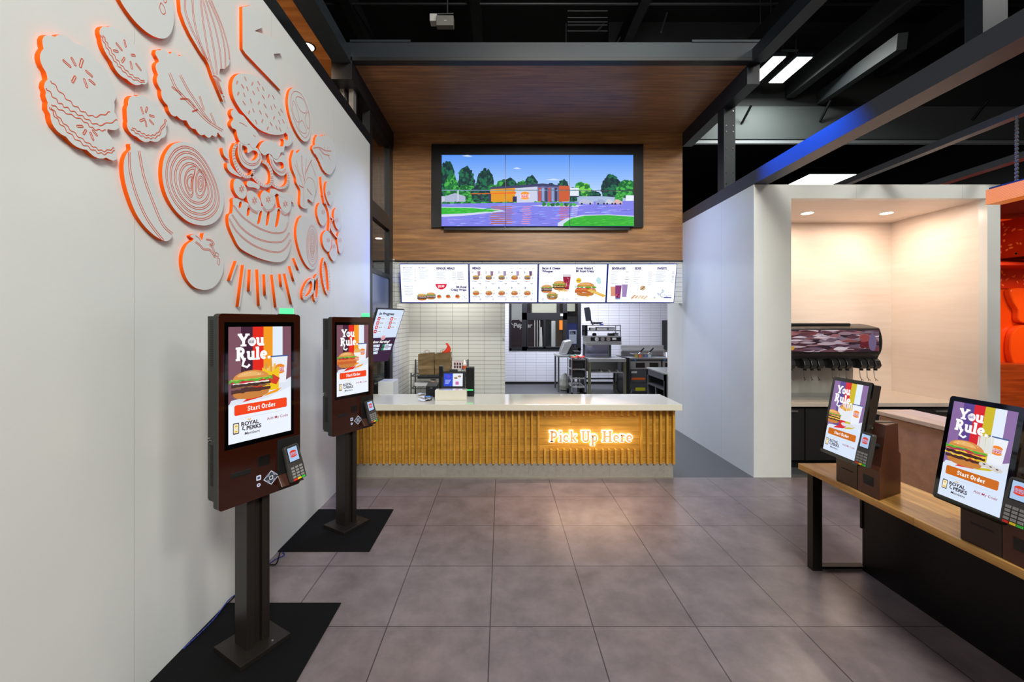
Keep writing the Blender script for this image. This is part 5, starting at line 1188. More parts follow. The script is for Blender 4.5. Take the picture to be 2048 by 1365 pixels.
# ============================================================ DRINKS NICHE
dc = thing('drinks_counter', 'dark base cabinets with a speckled stone top inside the niche', 'counter', (4.4, 5.5, 0))
STN = mat('speckled_stone', '#d9c8b8', .2, var=.25, scale=220)
MB().box(3.03, 5.0, .765, 5.584, 5.944, .812).build('worktop', STN, dc, True, bevel=.003)
CAB = mat('charcoal_cabinet', '#201e1e', .5, var=.1, scale=3)
MB().box(3.05, 5.06, .10, 5.58, 5.94, .765).build('carcass', BLACK, dc, True)
MB().box(3.05, 5.10, .0, 5.58, 5.94, .10).build('toe_kick', MATTE, dc, True)
for i in range(4):
    x0 = 3.06+i*.63; d = MB().box(x0, 5.035, .11, x0+.615, 5.059, .74).build('door', CAB, dc, True, bevel=.002)
    h = MB().box(x0+.30, 5.010, .700, x0+.52, 5.034, .718).build('handle', mat('satin_handle', '#8a8784', .35, .6), d); h.matrix_parent_inverse = pm(d).inverted()
sm = thing('drink_dispenser', 'wide black soda dispenser with a lit picture front and a row of nozzles', 'drinks machine', (4.05, 5.5, .812))
BLK = mat('dispenser_black', '#242322', .35, var=.1, scale=40)
def arcs_profile(): 
    return [(5.24, 1.36), (5.20, 1.44), (5.19, 1.56), (5.22, 1.68), (5.28, 1.725), (5.60, 1.735), (5.60, 1.30), (5.30, 1.30)]
MB().prism(smooth2(arcs_profile(), 3), 3.40, 4.77, 'x').build('head', BLK, sm, True, bevel=.012)
MB().box(3.40, 5.34, 1.737, 4.50, 5.62, 1.775).build('lid', BLK, sm, True, bevel=.014)
c = Canvas(130, 30, 1.18, 1.0)
c.rect(0, 0, 130, 30, '#2c1c26')
q = random.Random(21)
for i in range(150):
    x = q.uniform(-5, 130); y = q.uniform(0, 30); l = q.uniform(10, 34); hgt = q.uniform(1, 4.5); col = ['#5c3a44', '#7c4646', '#8a707a', '#42262c', '#a8949e', '#64505e', '#6c3438', '#766672', '#54343e', '#4a3040', '#8c5c60', '#c4b4bc'][i % 12]
    c.poly(smooth2([(x, y), (x+l*.4, y+hgt), (x+l, y+hgt*.4), (x+l*.6, y-hgt*.4)], 4), col)
c.blob(6, 5, 8, 4, '#b88a30', .3, 12, 1); c.blob(112, 12, 9, 8, '#5c1a20', .2, 14, 2); c.blob(110, 19, 8, 5, '#8a4040', .2, 12, 3); c.blob(121, 14, 5, 12, '#6a5a7a', .2, 12, 4)
c.build('picture_front', sm, Matrix.Translation((3.53-4.05, 5.182-5.5, 1.415-.812)) @ Matrix.Rotation(PI/2, 4, 'X'))
MB().box(3.42, 5.30, 1.22, 4.68, 5.56, 1.31).build('neck', MATTE, sm, True)
k = 0
for i in range(15):
    x = 3.48+i*.0895
    if i in (3, 7, 11): continue
    v = MB().prism([(5.22, 1.30), (5.20, 1.24), (5.23, 1.20), (5.34, 1.20), (5.34, 1.31), (5.26, 1.33)], x-.036, x+.036, 'x').build('valve', BLK, sm, True, bevel=.006)
    g = MB(); g.cyl((x, 5.25, 1.20), (x, 5.25, 1.175), .018, 10); n_ = g.build('nozzle', MATTE, v); n_.matrix_parent_inverse = pm(v).inverted()
    g = MB(); g.tube([(x, 5.28, 1.2), (x, 5.27, 1.09), (x, 5.245, 1.06)], .004, 6); g.tube([(x-.016, 5.235, 1.045), (x, 5.245, 1.065), (x+.016, 5.235, 1.045)], .004, 6); n_ = g.build('lever', CHROME, v); n_.matrix_parent_inverse = pm(v).inverted()
MB().box(3.40, 5.55, .815, 4.70, 5.62, 1.30).build('splash_panel', mat('satin_splash', '#c6c2ba', .4, .25), sm, True)
MB().box(3.40, 5.22, .813, 4.70, 5.55, .84).build('drip_tray', STEEL, sm, True, bevel=.003)
for i, (x, y) in enumerate(((3.98, 5.4), (5.01, 5.4))):
    d = thing('downlight', ('left' if i == 0 else 'right')+' recessed warm downlight in the lid of the drinks niche', 'downlight', (x, y, 3.208))
    MB().lathe([(.0, -.004), (.075, -.004), (.085, 0), (0, 0.001)], n=24).build('trim_ring', WHITE, d)
    MB().lathe([(.0, -.0065), (.066, -.0065), (.066, -.0045), (0, -.0045)], n=24).build('lens', glow('#ffe3c4', 9, 'downlight'), d)
    area('downlight_beam', (x, y, 3.19), (x, y, 0), .16, 14, (1, .79, .63))
d = thing('downlight', 'warm recessed downlight in the plank soffit over the left wall', 'downlight', (-2.13, 4.56, SOF-.004))
MB().lathe([(.0, -.004), (.075, -.004), (.085, 0), (0, 0.001)], n=24).build('trim_ring', BLACK, d); MB().lathe([(.0, -.0065), (.066, -.0065), (.066, -.0045), (0, -.0045)], n=24).build('lens', glow('#ffdcb8', 30, 'downlight'), d)

# ============================================================ ORANGE BAY, FAR RIGHT
YO = 6.9
ORB = mat('glossy_orange_wall', '#e8480a', .28, var=.1, scale=1.5)
sbox('wall_orange_bay', (5.74, YO, 0, 9.8, YO+.1, 3.5), ORB, 'glossy orange wall of the bay at far right')
sbox('wall_orange_bay', (9.7, 5.5, 0, 9.8, YO, 3.5), ORB, 'side wall of the orange bay'); sbox('ceiling', (5.74, 5.5, 3.5, 9.8, YO+.1, 3.55), mat('dark_orange_lid', '#7a1c04', .6), 'dark orange lid of the bay at far right')
RED = mat('red_orange_paint', '#c22a06', .3, var=.1, scale=2); SPK = mat('orange_fleck', '#ff8a3a', .3)
t = thing('hung_box', 'orange flecked box hanging in the orange bay at far right', 'box', (8.3, 6.3, 2.85))
MB().box(7.95, 6.0, 2.80, 8.9, 6.7, 3.38).build('body', mat('bright_orange', '#f86a10', .3), t, True)
MB().box(7.93, 6.0, 2.795, 7.95, 6.7, 3.385).build('side_panel', RED, t, True)
MB().cyl((8.2, 6.4, 3.38), (8.2, 6.4, 3.50), .03, 10).build('hanger', RED, t, True)
def flecks(name, parent, n, fn, label=None, seed=5):
    q = random.Random(seed); g = MB()
    for i in range(n):
        P = fn(q); a = q.uniform(0, PI); r1, r2 = q.uniform(.02, .035), q.uniform(.01, .018)
        o3, ux, uy = P
        g.add([tuple(Vector(o3)+Vector(ux)*(r1*math.cos(t_)*math.cos(a)-r2*math.sin(t_)*math.sin(a))+Vector(uy)*(r1*math.cos(t_)*math.sin(a)+r2*math.sin(t_)*math.cos(a))) for t_ in [2*PI*k/9 for k in range(9)]], [tuple(range(9))])
    o = g.build(name, SPK, parent, True); o['kind'] = 'stuff'; return o
flecks('flecks', t, 34, lambda q: ((7.927, q.uniform(6.05, 6.65), q.uniform(2.84, 3.35)), (0, 1, 0), (0, 0, 1)))
t = thing('flecked_ledge', 'red ledge with orange flecks under the hanging box at far right', 'ledge', (8.3, 6.6, 2.5))
MB().box(7.3, 6.35, 2.66, 9.7, 6.899, 2.70).build('shelf', RED, t, True)
MB().prism([(6.35, 2.70), (6.899, 2.84), (6.899, 2.70)], 7.3, 9.7, 'x').build('slope', RED, t, True)
flecks('flecks', t, 90, lambda q: (lambda s_: ((q.uniform(7.35, 9.6), 6.348+.55*s_, 2.704+.14*s_), (1, 0, 0), (0, .97, .245)))(q.random()), seed=6)
t = thing('flecked_board', 'red panel with orange flecks on the orange wall at far right', 'wall panel', (8.3, YO-.02, 2.2))
MB().box(7.3, YO-.03, 2.345, 9.7, YO-.002, 2.66).build('panel', RED, t, True)
flecks('flecks', t, 90, lambda q: ((q.uniform(7.35, 9.6), YO-.033, q.uniform(2.37, 2.63)), (1, 0, 0), (0, 0, 1)), seed=8)
def relief(c, label, col='#ee5410', d=.10):
    P = smooth2([((u-VX)*YO/FPX, EYE-(v-VY)*YO/FPX) for u, v in c], 5)
    o = MB().prism(P, YO-d, YO-.001, 'y').build('orange_relief', mat('relief_orange_'+col.strip('#'), col, .25), bevel=.02); tag(o, label, 'wall relief')
relief([(2008, 580), (2042, 578), (2064, 590), (2064, 642), (2026, 644), (2022, 622), (2012, 604)], 'upper orange relief with a curved left side on the orange wall')
relief([(2012, 665), (2026, 652), (2040, 655), (2043, 690), (2044, 715), (2032, 733), (2016, 730), (2008, 712), (2007, 686)], 'rounded lower orange relief at far right')
relief([(2049, 652), (2080, 650), (2080, 735), (2053, 733), (2050, 700)], 'orange relief cut by the right edge of the view', '#e84c0e')
sbox('trim_13', (5.75, YO-.4, 0, 9.7, YO-.001, 1.12), grain('orange_lit_wood', '#8a3410', '#c0521c', None, 0, .4, 1), 'wooden dado of the orange bay')
# pendant lamp
lp = thing('pendant_lamp', 'long orange perforated metal pendant lamp hanging at the right edge', 'pendant lamp', (4.27, 2.7, 2.80))
PERF = None
def perforated():
    m, n, l, b = base('perforated_orange_metal'); b.inputs['Roughness'].default_value = .35
    tc = n.new('ShaderNodeTexCoord'); sp = n.new('ShaderNodeSeparateXYZ'); l.new(tc.outputs['Object'], sp.inputs[0])
    cb = n.new('ShaderNodeCombineXYZ'); ad = n.new('ShaderNodeMath'); ad.operation = 'ADD'; l.new(sp.outputs[0], ad.inputs[0]); l.new(sp.outputs[1], ad.inputs[1])
    l.new(ad.outputs[0], cb.inputs[0]); l.new(sp.outputs[2], cb.inputs[1])
    br = n.new('ShaderNodeTexBrick'); br.inputs['Scale'].default_value = 1; br.inputs['Brick Width'].default_value = .02; br.inputs['Row Height'].default_value = .011; br.inputs['Mortar Size'].default_value = .0035; br.inputs['Mortar Smooth'].default_value = .2
    l.new(cb.outputs[0], br.inputs['Vector'])
    mx = n.new('ShaderNodeMix'); mx.data_type = 'RGBA'; mx.inputs['A'].default_value = lin('#7a2c06'); mx.inputs['B'].default_value = lin('#f07a22'); l.new(br.outputs['Fac'], mx.inputs['Factor']); l.new(mx.outputs['Result'], b.inputs['Base Color'])
    em = n.new('ShaderNodeMath'); em.operation = 'SUBTRACT'; em.inputs[0].default_value = 1.25; l.new(br.outputs['Fac'], em.inputs[1])
    b.inputs['Emission Color'].default_value = lin('#ff9a3c'); l.new(em.outputs[0], b.inputs['Emission Strength'])
    return m
PERF = perforated()
g = MB()
for c_ in ((4.20, 1.5, 2.805, 4.203, 3.60, 2.93), (4.332, 1.5, 2.805, 4.335, 3.60, 2.93), (4.203, 3.597, 2.805, 4.332, 3.60, 2.93), (4.203, 1.5, 2.805, 4.332, 3.597, 2.808)): g.box(*c_)
g.build('perforated_shade', PERF, lp, True)
MB().box(4.205, 1.5, 2.932, 4.33, 3.58, 2.945).build('top_plate', BLACK, lp, True)
MB().box(4.25, 1.55, 2.90, 4.29, 3.55, 2.92).build('light_strip', glow('#ffb060', 3, 'strip'), lp, True)
g = MB()
cx_ = 4.27
for i in range(17): z = 2.945+i*.0327; g.lathe([(.008, 0), (.012, .008), (.012, .02), (.008, .028), (.004, .02), (.004, .008)], (cx_, 3.44, z), 6)
g.build('chain', DSTEEL, lp, True)

# ============================================================ KITCHEN
def kbox(m, u0, v0, u1, v1, Y, d, mi=0):
    a = px(u0, v1, Y); b = px(u1, v0, Y); m.box(a[0], Y, a[2], b[0], Y+d, b[2], mi)
# steel side table
YT = 10.6; s_ = FPX/YT
t = thing('prep_table', 'plain steel table under the drive window', 'steel table', px(1138, 0, YT)[:2]+(0,))
x0, x1, zt_ = px(1114.5, 0, YT)[0], px(1160, 0, YT)[0], px(0, 711, YT)[2]
MB().box(x0, YT, zt_-.05, x1, YT+.75, zt_).build('tabletop', STEEL, t, True, bevel=.004)
for x in (x0+.02, x1-.06):
    for y in (YT+.03, YT+.68): MB().box(x, y, 0, x+.04, y+.04, zt_-.05).build('leg', DSTEEL, t, True)
# steel toaster chute
t = thing('toaster', 'slanted steel bun toaster standing on the plain steel table', 'toaster', (px(1132, 0, 10.8)[0], 10.9, zt_))
g = MB(); P = [px(u, min(v, 709.4), 10.8) for u, v in ((1121, 712), (1121, 702), (1128, 683), (1140, 680), (1143, 683), (1143, 690), (1133, 712))]
g.prism([(p[0], p[2]) for p in P], 10.75, 11.1, 'y'); g.build('chute', STEEL, t, True, bevel=.03)
g = MB(); P = [px(u, v, 10.8) for u, v in ((1134, 709.4), (1144, 691), (1146, 709.4))]; g.prism([(p[0], p[2]) for p in P], 10.8, 11.05, 'y'); g.build('guard', BLACK, t, True, bevel=.01)
t = tag(MB().box(*(px(1147, 711.5, 10.8)[0], 10.8, zt_+.0005, px(1162, 0, 10.8)[0], 11.1, zt_+.09)).build('tray_stack', BLACK, bevel=.02), 'dark low stack of trays right of the toaster', 'trays')
# trolley
YR = 9.9
t = thing('tray_trolley', 'chrome wire trolley on castors with coloured trays on top', 'trolley', (px(1153, 0, YR)[0], YR+.3, 0))
xa, xb = px(1144, 0, YR)[0], px(1170.5, 0, YR)[0]; ya, yb = YR, YR+.62
for x in (xa, xb):
    for y in (ya, yb): MB().cyl((x, y, .12), (x, y, px(0, 718, YR)[2]+.02), .014, 8).build('post', CHROME, t, True)
for v in (718, 738, 756, 773):
    z = px(0, v, YR)[2]; g = MB()
    for y in (ya, yb): g.box(xa, y-.008, z-.03, xb, y+.008, z)
    for x in (xa, xb): g.box(x-.008, ya, z-.03, x+.008, yb, z)
    for i in range(8): x = xa+(xb-xa)*(i+.5)/8; g.cyl((x, ya, z-.01), (x, yb, z-.01), .004, 5)
    g.build('wire_shelf', CHROME, t, True)
for x in (xa, xb):
    for y in (ya, yb):
        g = MB(); g.cyl((x-.02, y, .055), (x+.02, y, .055), .055, 14); w_ = g.build('castor', RUBBER, t, True)
zz = px(0, 716, YR)[2]
for i, (cx_, cy_, col, lb) in enumerate(((.07, .12, '#d8502a', 'orange food tray on the near left of the trolley top'), (.24, .14, '#c23a20', 'red food tray on the near right of the trolley top'), (.08, .44, '#1e9070', 'green food tray on the far left of the trolley top'), (.24, .46, '#e6e2da', 'white food tray on the far right of the trolley top'))):
    g = MB(); x = xa+cx_; y = ya+cy_; g.box(x-.07, y-.12, zz, x+.07, y+.12, zz+.012); g.box(x-.07, y-.12, zz+.012, x-.062, y+.12, zz+.04); g.box(x+.062, y-.12, zz+.012, x+.07, y+.12, zz+.04)
    tag(g.build('food_tray', mat('tray_'+col.strip('#'), col, .45)), lb, 'tray')
tag(MB().box(xa+.02, ya+.05, px(0, 738, YR)[2], xb-.02, yb-.05, px(0, 723, YR)[2]).build('dark_bin', MATTE, bevel=.01), 'black bin on the second shelf of the trolley', 'bin')
tag(MB().box(xa+.02, ya+.05, px(0, 756, YR)[2], xb-.02, yb-.05, px(0, 743, YR)[2]).build('dark_bin', MATTE, bevel=.01), 'black bin on the third shelf of the trolley', 'bin')
# assembly station
YS = 9.9
t = thing('assembly_station', 'steel sandwich assembly station with an upper heated shelf', 'prep station', (px(1215, 0, YS)[0], YS+.5, 0))
x0, x1 = px(1177, 0, YS)[0], px(1252.5, 0, YS)[0]; z1 = px(0, 718, YS)[2]; z0 = px(0, 725, YS)[2]
MB().box(x0, YS, z0, x1, YS+1.0, z1).build('worktop', STEEL, t, True, bevel=.004)
for x in (x0, x1-.06):
    for y in (YS, YS+.9): MB().box(x, y, 0, x+.06, y+.06, z0).build('leg', mat('olive_steel_leg', '#77765f', .4, .6), t, True)
g = MB(); zs = px(0, 747, YS)[2]
g.box(x0+.06, YS+.05, zs, x1-.05, YS+.6, zs+.02); g.box(x0+.06, YS+.58, zs, x1-.05, YS+.6, z0)
g.build('lower_shelf', STEEL, t, True)
for i in range(3):
    x = x0+.32+i*.2; MB().prism([(x, zs+.02), (x+.05, zs+.02), (x, zs+.07)], YS+.1, YS+.3, 'y').build('divider', STEEL, t, True)
MB().box(x0+.06, YS+.86, .3, x1-.06, YS+.9, .34).build('cross_rail', DSTEEL, t, True)
MB().box(x0-.045, YS+.2, .02, x0-.005, YS+.9, z1-.02).build('side_cabinet', BLACK, t, True)
MB().box(x1+.005, YS+.1, .02, x1+.10, YS+.9, z1+.01).build('side_cabinet', BLACK, t, True)
# upper shelves
YU = 10.2
ux0, ux1 = px(1171, 0, YU)[0], px(1242, 0, YU)[0]; zu = lambda v: px(0, v, YU)[2]
g = MB()
for v in (650.5, 661, 672.5): g.box(ux0, YU, zu(v)-.02, ux1, YU+.45, zu(v))
for x in (ux0, ux1-.02):
    for y in (YU, YU+.43): g.box(x, y, zu(673), x+.02, y+.02, zu(650.5))
g.build('open_shelf', STEEL, t, True)
MB().box(ux0, YU, zu(672), ux0+.05, YU+.45, zu(651)).build('left_end_panel', BLACK, t, True)
cbx = MB().box(ux0+.01, YU-.02, zu(684.5), ux1+.005, YU+.42, zu(673.5)).build('control_box', STEEL, t, True, bevel=.004)
MB().box(px(1181, 0, YU)[0], YU-.025, zu(682.5), ux1-.01, YU-.019, zu(675)).build('control_panel', BLACK, t, True)
for u in (1193, 1204.5, 1216):
    x = px(u, 0, YU)[0]; g = MB(); g.M = Matrix.Translation((x, YU-.03, zu(678.7))) @ Matrix.Rotation(PI/2, 4, 'X'); g.lathe([(0, 0), (.052, 0), (.052, .008), (.036, .008), (.036, .003), (0, .003)], n=18); g.build('dial', CHROME, t, True)
MB().box(px(1224, 0, YU)[0], YU-.03, zu(680), px(1232, 0, YU)[0], YU-.02, zu(676)).build('switch_plate', WHITE, t, True)
MB().box(ux0+.01, YU-.05, zu(690), ux1, YU+.42, zu(685)).build('heat_hood', STEEL, t, True, bevel=.004)
for u in (1172, 1226):
    x = px(u, 0, YU)[0]; MB().box(x, YU+.36, z1, x+.05, YU+.42, zu(690)).build('upright', DSTEEL, t, True)
MB().box(px(1174, 0, YU)[0], YU+.43, z1, px(1226, 0, YU)[0], YU+.435, zu(690)).build('splash_guard', mat('mirror_steel', '#a8aac4', .12, .9), t, True)
MB().box(px(1176, 0, YU)[0], YU-.02, zu(694), px(1184, 0, YU)[0], YU+.06, zu(684)).build('hanging_towel_box', STEEL, t, True, bevel=.01)
q = random.Random(3)
for i, (u, v, w_, h_, col, lb) in enumerate(((1181, 661, 9, 5, '#c9c9c4', 'white carton at the left of the top open shelf'), (1194, 661, 20, 6, '#dadada', 'long white carton in the middle of the top open shelf'), (1218, 661, 12, 6, '#d2d4d8', 'white carton at the right of the top open shelf'), (1186, 672.5, 9, 5, '#1b1b1d', 'round black container at the left of the lower open shelf'), (1219, 672.5, 9, 5, '#232326', 'black container on the right half of the lower open shelf'), (1230, 672.5, 7, 6, '#8a8c90', 'grey container at the right end of the lower open shelf'))):
    a = px(u, v, YU+.1); b_ = px(u+w_, v-h_, YU+.1); zs_ = zu(661) if v == 661 else zu(672.5)
    g = MB()
    if 'round' in lb: g.lathe([(.05, 0), (.055, .05), (.03, .07)], ((a[0]+b_[0])/2, YU+.2, zs_), 14)
    else: g.box(a[0], YU+.1, zs_, b_[0], YU+.3, zs_+b_[2]-a[2])
    tag(g.build('carton' if col[1] in 'cd' else 'container', mat('item_'+col.strip('#'), col, .5)), lb, 'container')
t = thing('kitchen_monitor', 'flat black monitor on an arm above the assembly station, seen from behind', 'monitor', (px(1180, 0, YU)[0], YU+.2, zu(650.5)))
g = MB(); P = [px(u, v, YU) for u, v in ((1171, 615.5), (1181, 614), (1184, 622), (1185.5, 642), (1175, 643))]
g.prism([(p[0], p[2]) for p in P], YU+.15, YU+.21, 'y'); g.build('case', mat('monitor_case', '#30343c', .35), t, True, bevel=.006)
g = MB(); g.tube([px(1181, 640, YU+.2), px(1186, 650.4, YU+.2)], .02, 8); g.build('arm', BLACK, t, True)
g = MB(); pts = []
for i in range(60): a = i*.7; pts.append((px(1197, 0, YU)[0]+.12*math.cos(a)*(1+.3*math.sin(i)), YU+.2+.05*math.sin(a*1.3), zu(650.5)+.02+.05*abs(math.sin(a*.45))))
g.tube(pts, .006, 5); tag(g.build('cable_bundle', MATTE), 'tangle of black cable on top of the upper shelf', 'cable')
g = MB().box(px(1203, 0, YU)[0], YU+.1, zu(650.5)+.001, px(1209, 0, YU)[0], YU+.2, zu(648)); tag(g.build('blue_adapter', mat('blue_plastic', '#20308c', .4), bevel=.005), 'small blue adapter beside the tangle of cable', 'adapter')
# fryers
YF = 10.25
def fryer(u0, u1, label, first=True):
    t = thing('fryer', label, 'fryer', (px((u0+u1)/2, 0, YF)[0], YF+.4, 0))
    x0, x1 = px(u0, 0, YF)[0], px(u1, 0, YF)[0]; z = lambda v: px(0, v, YF)[2]
    MB().box(x0, YF+.02, .12, x1, YF+.85, z(717)).build('body', DSTEEL, t, True, bevel=.004)
    MB().box(x0, YF-.02, z(719), x1, YF+.4, z(716.5)).build('front_lip', STEEL, t, True)
    cp = MB().box(x0+.01, YF, z(739), x1-.01, YF+.02, z(723)).build('control_panel', STEEL, t, True)
    for k in ((.18, .47), (.62, .9)) if first else ((.2, .8),):
        s1 = MB().box(x0+(x1-x0)*k[0], YF-.004, z(736), x0+(x1-x0)*k[1], YF-.001, z(726)).build('screen', BZ, cp); s1.matrix_parent_inverse = pm(cp).inverted()
    MB().cyl((x0+(x1-x0)*.16, YF-.0, z(720.8)), (x0+(x1-x0)*.16, YF-.02, z(720.8)), .022, 12).build('blue_knob', mat('blue_knob', '#1c7ad6', .4), t, True)
    MB().box(x0, YF+.78, z(717), x1, YF+.86, z(694.5)).build('flue_back', STEEL, t, True, bevel=.006)
    MB().box(x0, YF+.70, z(707), x1, YF+.78, z(703)).build('flue_ledge', STEEL, t, True)
    d = MB().box(x0+.02, YF-.005, .30, x0+(x1-x0)*.52, YF+.018, z(741)).build('door', DSTEEL, t, True, bevel=.003)
    d2 = MB().box(x0+(x1-x0)*.54, YF-.005, .30, x1-.02, YF+.018, z(741)).build('door', DSTEEL, t, True, bevel=.003)
    if first:
        for nm, a, b_, va, vb, col in (('orange_label', .05, .48, 756, 760, '#e0671c'), ('white_label', .04, .22, 743, 747, '#d8d8d6'), ('yellow_label', .17, .48, 775.5, 782, '#b9b814')):
            g = MB().box(x0+(x1-x0)*a, YF-.009, z(vb), x0+(x1-x0)*b_, YF-.0055, z(va)).build(nm, mat(nm, col, .4), d); g.matrix_parent_inverse = pm(d).inverted()
        for i, (a, cl) in enumerate(((.16, '#b9a03c'), (.46, '#6a7aa8'))):
            bx = x0+(x1-x0)*a; g = MB(); zt2 = z(716.5)
            for k in range(5):
                g.cyl((bx+.03+k*.045, YF+.12, zt2), (bx+.03+k*.045, YF+.12, zt2+.09), .004, 5)
            g.box(bx, YF+.1, zt2+.085, bx+.24, YF+.42, zt2+.10); g.tube([(bx+.12, YF+.1, zt2+.1), (bx+.2, YF-.05, zt2+.24)], .012, 7)
            fb = g.build('fry_basket', CHROME, t, True)
            g = MB(); g.tube([(bx+.13, YF+.0, zt2+.15), (bx+.2, YF-.06, zt2+.25)], .017, 8); h = g.build('handle', MATTE, fb); h.matrix_parent_inverse = pm(fb).inverted()
            for k, c2 in enumerate(((cl, '#e2703c') if i == 0 else (cl, '#c8d4d8'))):
                g = MB().box(bx+.03+k*.10, YF+.105, zt2+.005, bx+.10+k*.10, YF+.115, zt2+.08).build('colour_tag', mat('tag_'+c2.strip('#'), c2, .5), fb); g.matrix_parent_inverse = pm(fb).inverted()
    for x in (x0+.05, x1-.05): MB().cyl((x, YF+.1, .0), (x, YF+.1, .13), .03, 10).build('foot', CHROME, t, True)
fryer(1260, 1323, 'left steel fryer with two baskets and orange and yellow labels')
fryer(1325, 1352, 'right steel fryer partly hidden behind the white wall', False)
t = thing('pickup_shelf_cabinet', 'low open shelved steel cabinet at the right end behind the counter', 'cabinet', (3.2, 7.7, 0))
x0, x1, y0, y1, z1 = 2.86, 3.6, 7.27, 8.16, .90
MB().box(x0-.01, y0-.01, z1-.03, x1, y1+.01, z1).build('top', STEEL, t, True, bevel=.003)
g = MB()
g.box(x0, y0, 0, x0+.03, y0+.05, z1-.03); g.box(x0, y1-.05, 0, x0+.03, y1, z1-.03); g.box(x0, (y0+y1)/2-.015, .1, x0+.03, (y0+y1)/2+.015, .58); g.box(x0, y0, z1-.14, x0+.03, y1, z1-.03)
MB().box(x1-.03, y0, 0, x1, y1, z1-.03).build('back_panel', DSTEEL, t, True); g.box(x0, y0, 0, x1, y0+.02, z1-.03); g.box(x0, y1-.02, 0, x1, y1, z1-.03)
g.build('frame', DSTEEL, t, True)
for z in (.1, .34, .58): MB().box(x0+.001, y0+.02, z, x1-.03, y1-.02, z+.03).build('shelf', DSTEEL, t, True)
g = MB().box(px(1326, 0, 11.9)[0], 11.6, px(0, 700, 11.9)[2], px(1342, 0, 11.9)[0], 11.98, px(0, 641, 11.9)[2]); tag(g.build('wall_cabinet', MATTE), 'tall dark appliance at the right of the kitchen wall', 'appliance')
g = MB().cyl(px(1334, 706, 10.6)[:1]+(10.6, px(0, 717, 10.25)[2]), px(1334, 0, 10.6)[:1]+(10.6, px(0, 705, 10.6)[2]), .03, 10)
tag(g.build('white_filter', WHITE), 'small white canister in front of the fryer back panel', 'canister')
tag(MB().lathe([(.0, 0), (.14, .02), (.18, .14), (.15, .30), (.08, .40), (.03, .44)], (px(1130, 0, 10.9)[0], 10.9, 0.28), 12).build('plastic_sack', mat('cloudy_plastic', '#a3a49a', .3, var=.3, scale=20, bump=.5)), 'cloudy plastic sack on the crossbar under the steel table', 'sack').location.z = -.28
# ---- beyond the drive window
YB = 17.5
def far(name, u0, v0, u1, v1, Y, d, m, label, cat):
    d = {'brown_post': .15, 'grey_column': .15, 'white_column': .15, 'lit_sign': .049}.get(name, 17.699-Y)
    a = px(u0, v1, Y); b_ = px(u1, v0, Y); return tag(MB().box(a[0], Y, max(0, a[2]), b_[0], Y+d, b_[2]).build(name, m), label, cat)
PUW = mat('aubergine_wall', '#38242e', .5)
far('white_partition', 1015, 560, 1046, 640, YB, .1, mat('far_white', '#dde0e0', .6), 'white upper panel beyond the left pane of the drive window', 'panel')
o = far('mural_wall', 1010, 640, 1088, 712, YB, .12, PUW, 'dark purple wall with white lettering beyond the drive window', 'wall panel')
c = Canvas(100, 60, 1.1, 1, printed=True); c.text('Dr', 38, 40, 17, '#e8e4e4', .03); c.text('Pepper', 12, 16, 18, '#e8e4e4', .03, shear=.1); c.line(arc(20, 38, 18, 14, 20, 330, 20), 3, '#d8d4d4')
cc = c.build('wall_lettering', None); cc.parent = o
a = px(1021, 664, YB-.01); cc.matrix_local = Matrix.Translation((a[0], YB-.012, a[2])) @ Matrix.Rotation(PI/2, 4, 'X')
far('white_banner', 1064, 606, 1113, 626, YB-.8, .1, mat('cream_banner', '#dcdccb', .6), 'cream banner panel high beyond the middle of the drive window', 'panel')
far('grey_column', 1113, 560, 1119, 760, YB-.5, .3, mat('grey_column', '#54505a', .6), 'grey column beyond the drive window', 'column')
far('cream_panel', 1134, 600, 1150, 623, YB-.8, .1, mat('cream_banner', '#dcdccb', .6), 'cream panel beyond the right pane of the drive window', 'panel')
far('slatted_screen', 1133, 633, 1158, 650, YB-.5, .1, mat('dark_slats', '#2c2a30', .6), 'dark slatted panel beyond the right pane of the drive window', 'panel')
far('white_column', 1103, 642, 1111, 760, YB-.75, .3, mat('far_white', '#dde0e0', .6), 'white column beyond the sliding pane of the drive window', 'column')
far('dark_booth', 1091, 641, 1103, 760, YB-.4, .2, mat('dark_booth', '#202226', .6), 'dark booth wall beyond the sliding pane of the drive window', 'panel')
far('brown_post', 1113, 640, 1124, 760, YB-1.1, .2, mat('brown_post', '#43362a', .5), 'brown post right of the white column beyond the window', 'post')
o = far('lit_sign', 1119, 641, 1126, 660, YB-1.15, .05, glow('#e07a2a', 1.6, 'sign'), 'orange lit sign beyond the window', 'sign')
t = thing('white_easel', 'white slatted upright frame beyond the drive window', 'frame', (px(1078, 0, 16)[0], 16, 0))
for u in (1069, 1074, 1079): a, b_ = px(u, 737.5, 16), px(u+1.2, 641, 16); MB().box(a[0], 16, a[2], b_[0], 16.05, b_[2]).build('slat', WHITE, t, True)
g = MB(); P = [px(u, v, 16) for u, v in ((1080, 655), (1084, 655), (1087, 737), (1077, 737))]; g.prism([(p[0], p[2]) for p in P], 16.1, 16.2, 'y'); g.build('cloth', WHITE, t, True)
def stool(u, label, rz):
    Y = 15.2; x = px(u, 0, Y)[0]
    t = thing('white_stool', label, 'stool', (x, Y, 0), rz, 'white metal stools outside the window')
    W = mat('stool_white', '#e3e6e6', .4)
    MB().box(-.17, -.17, .74, .17, .17, .765).build('seat', W, t, bevel=.01)
    for a in (-1, 1):
        for b_ in (-1, 1):
            MB().prism([(a*.15-.02, .74), (a*.15+.02, .74), (a*.21+.02, 0), (a*.21-.02, 0)], b_*.16-.015, b_*.16+.015, 'y').build('leg', W, t)
    g = MB()
    for b_ in (-.16, .16): g.box(-.19, b_-.008, .28, .19, b_+.008, .30)
    for a in (-.19, .19): g.box(a-.008, -.16, .28, a+.008, .16, .30)
    g.build('foot_ring', W, t)
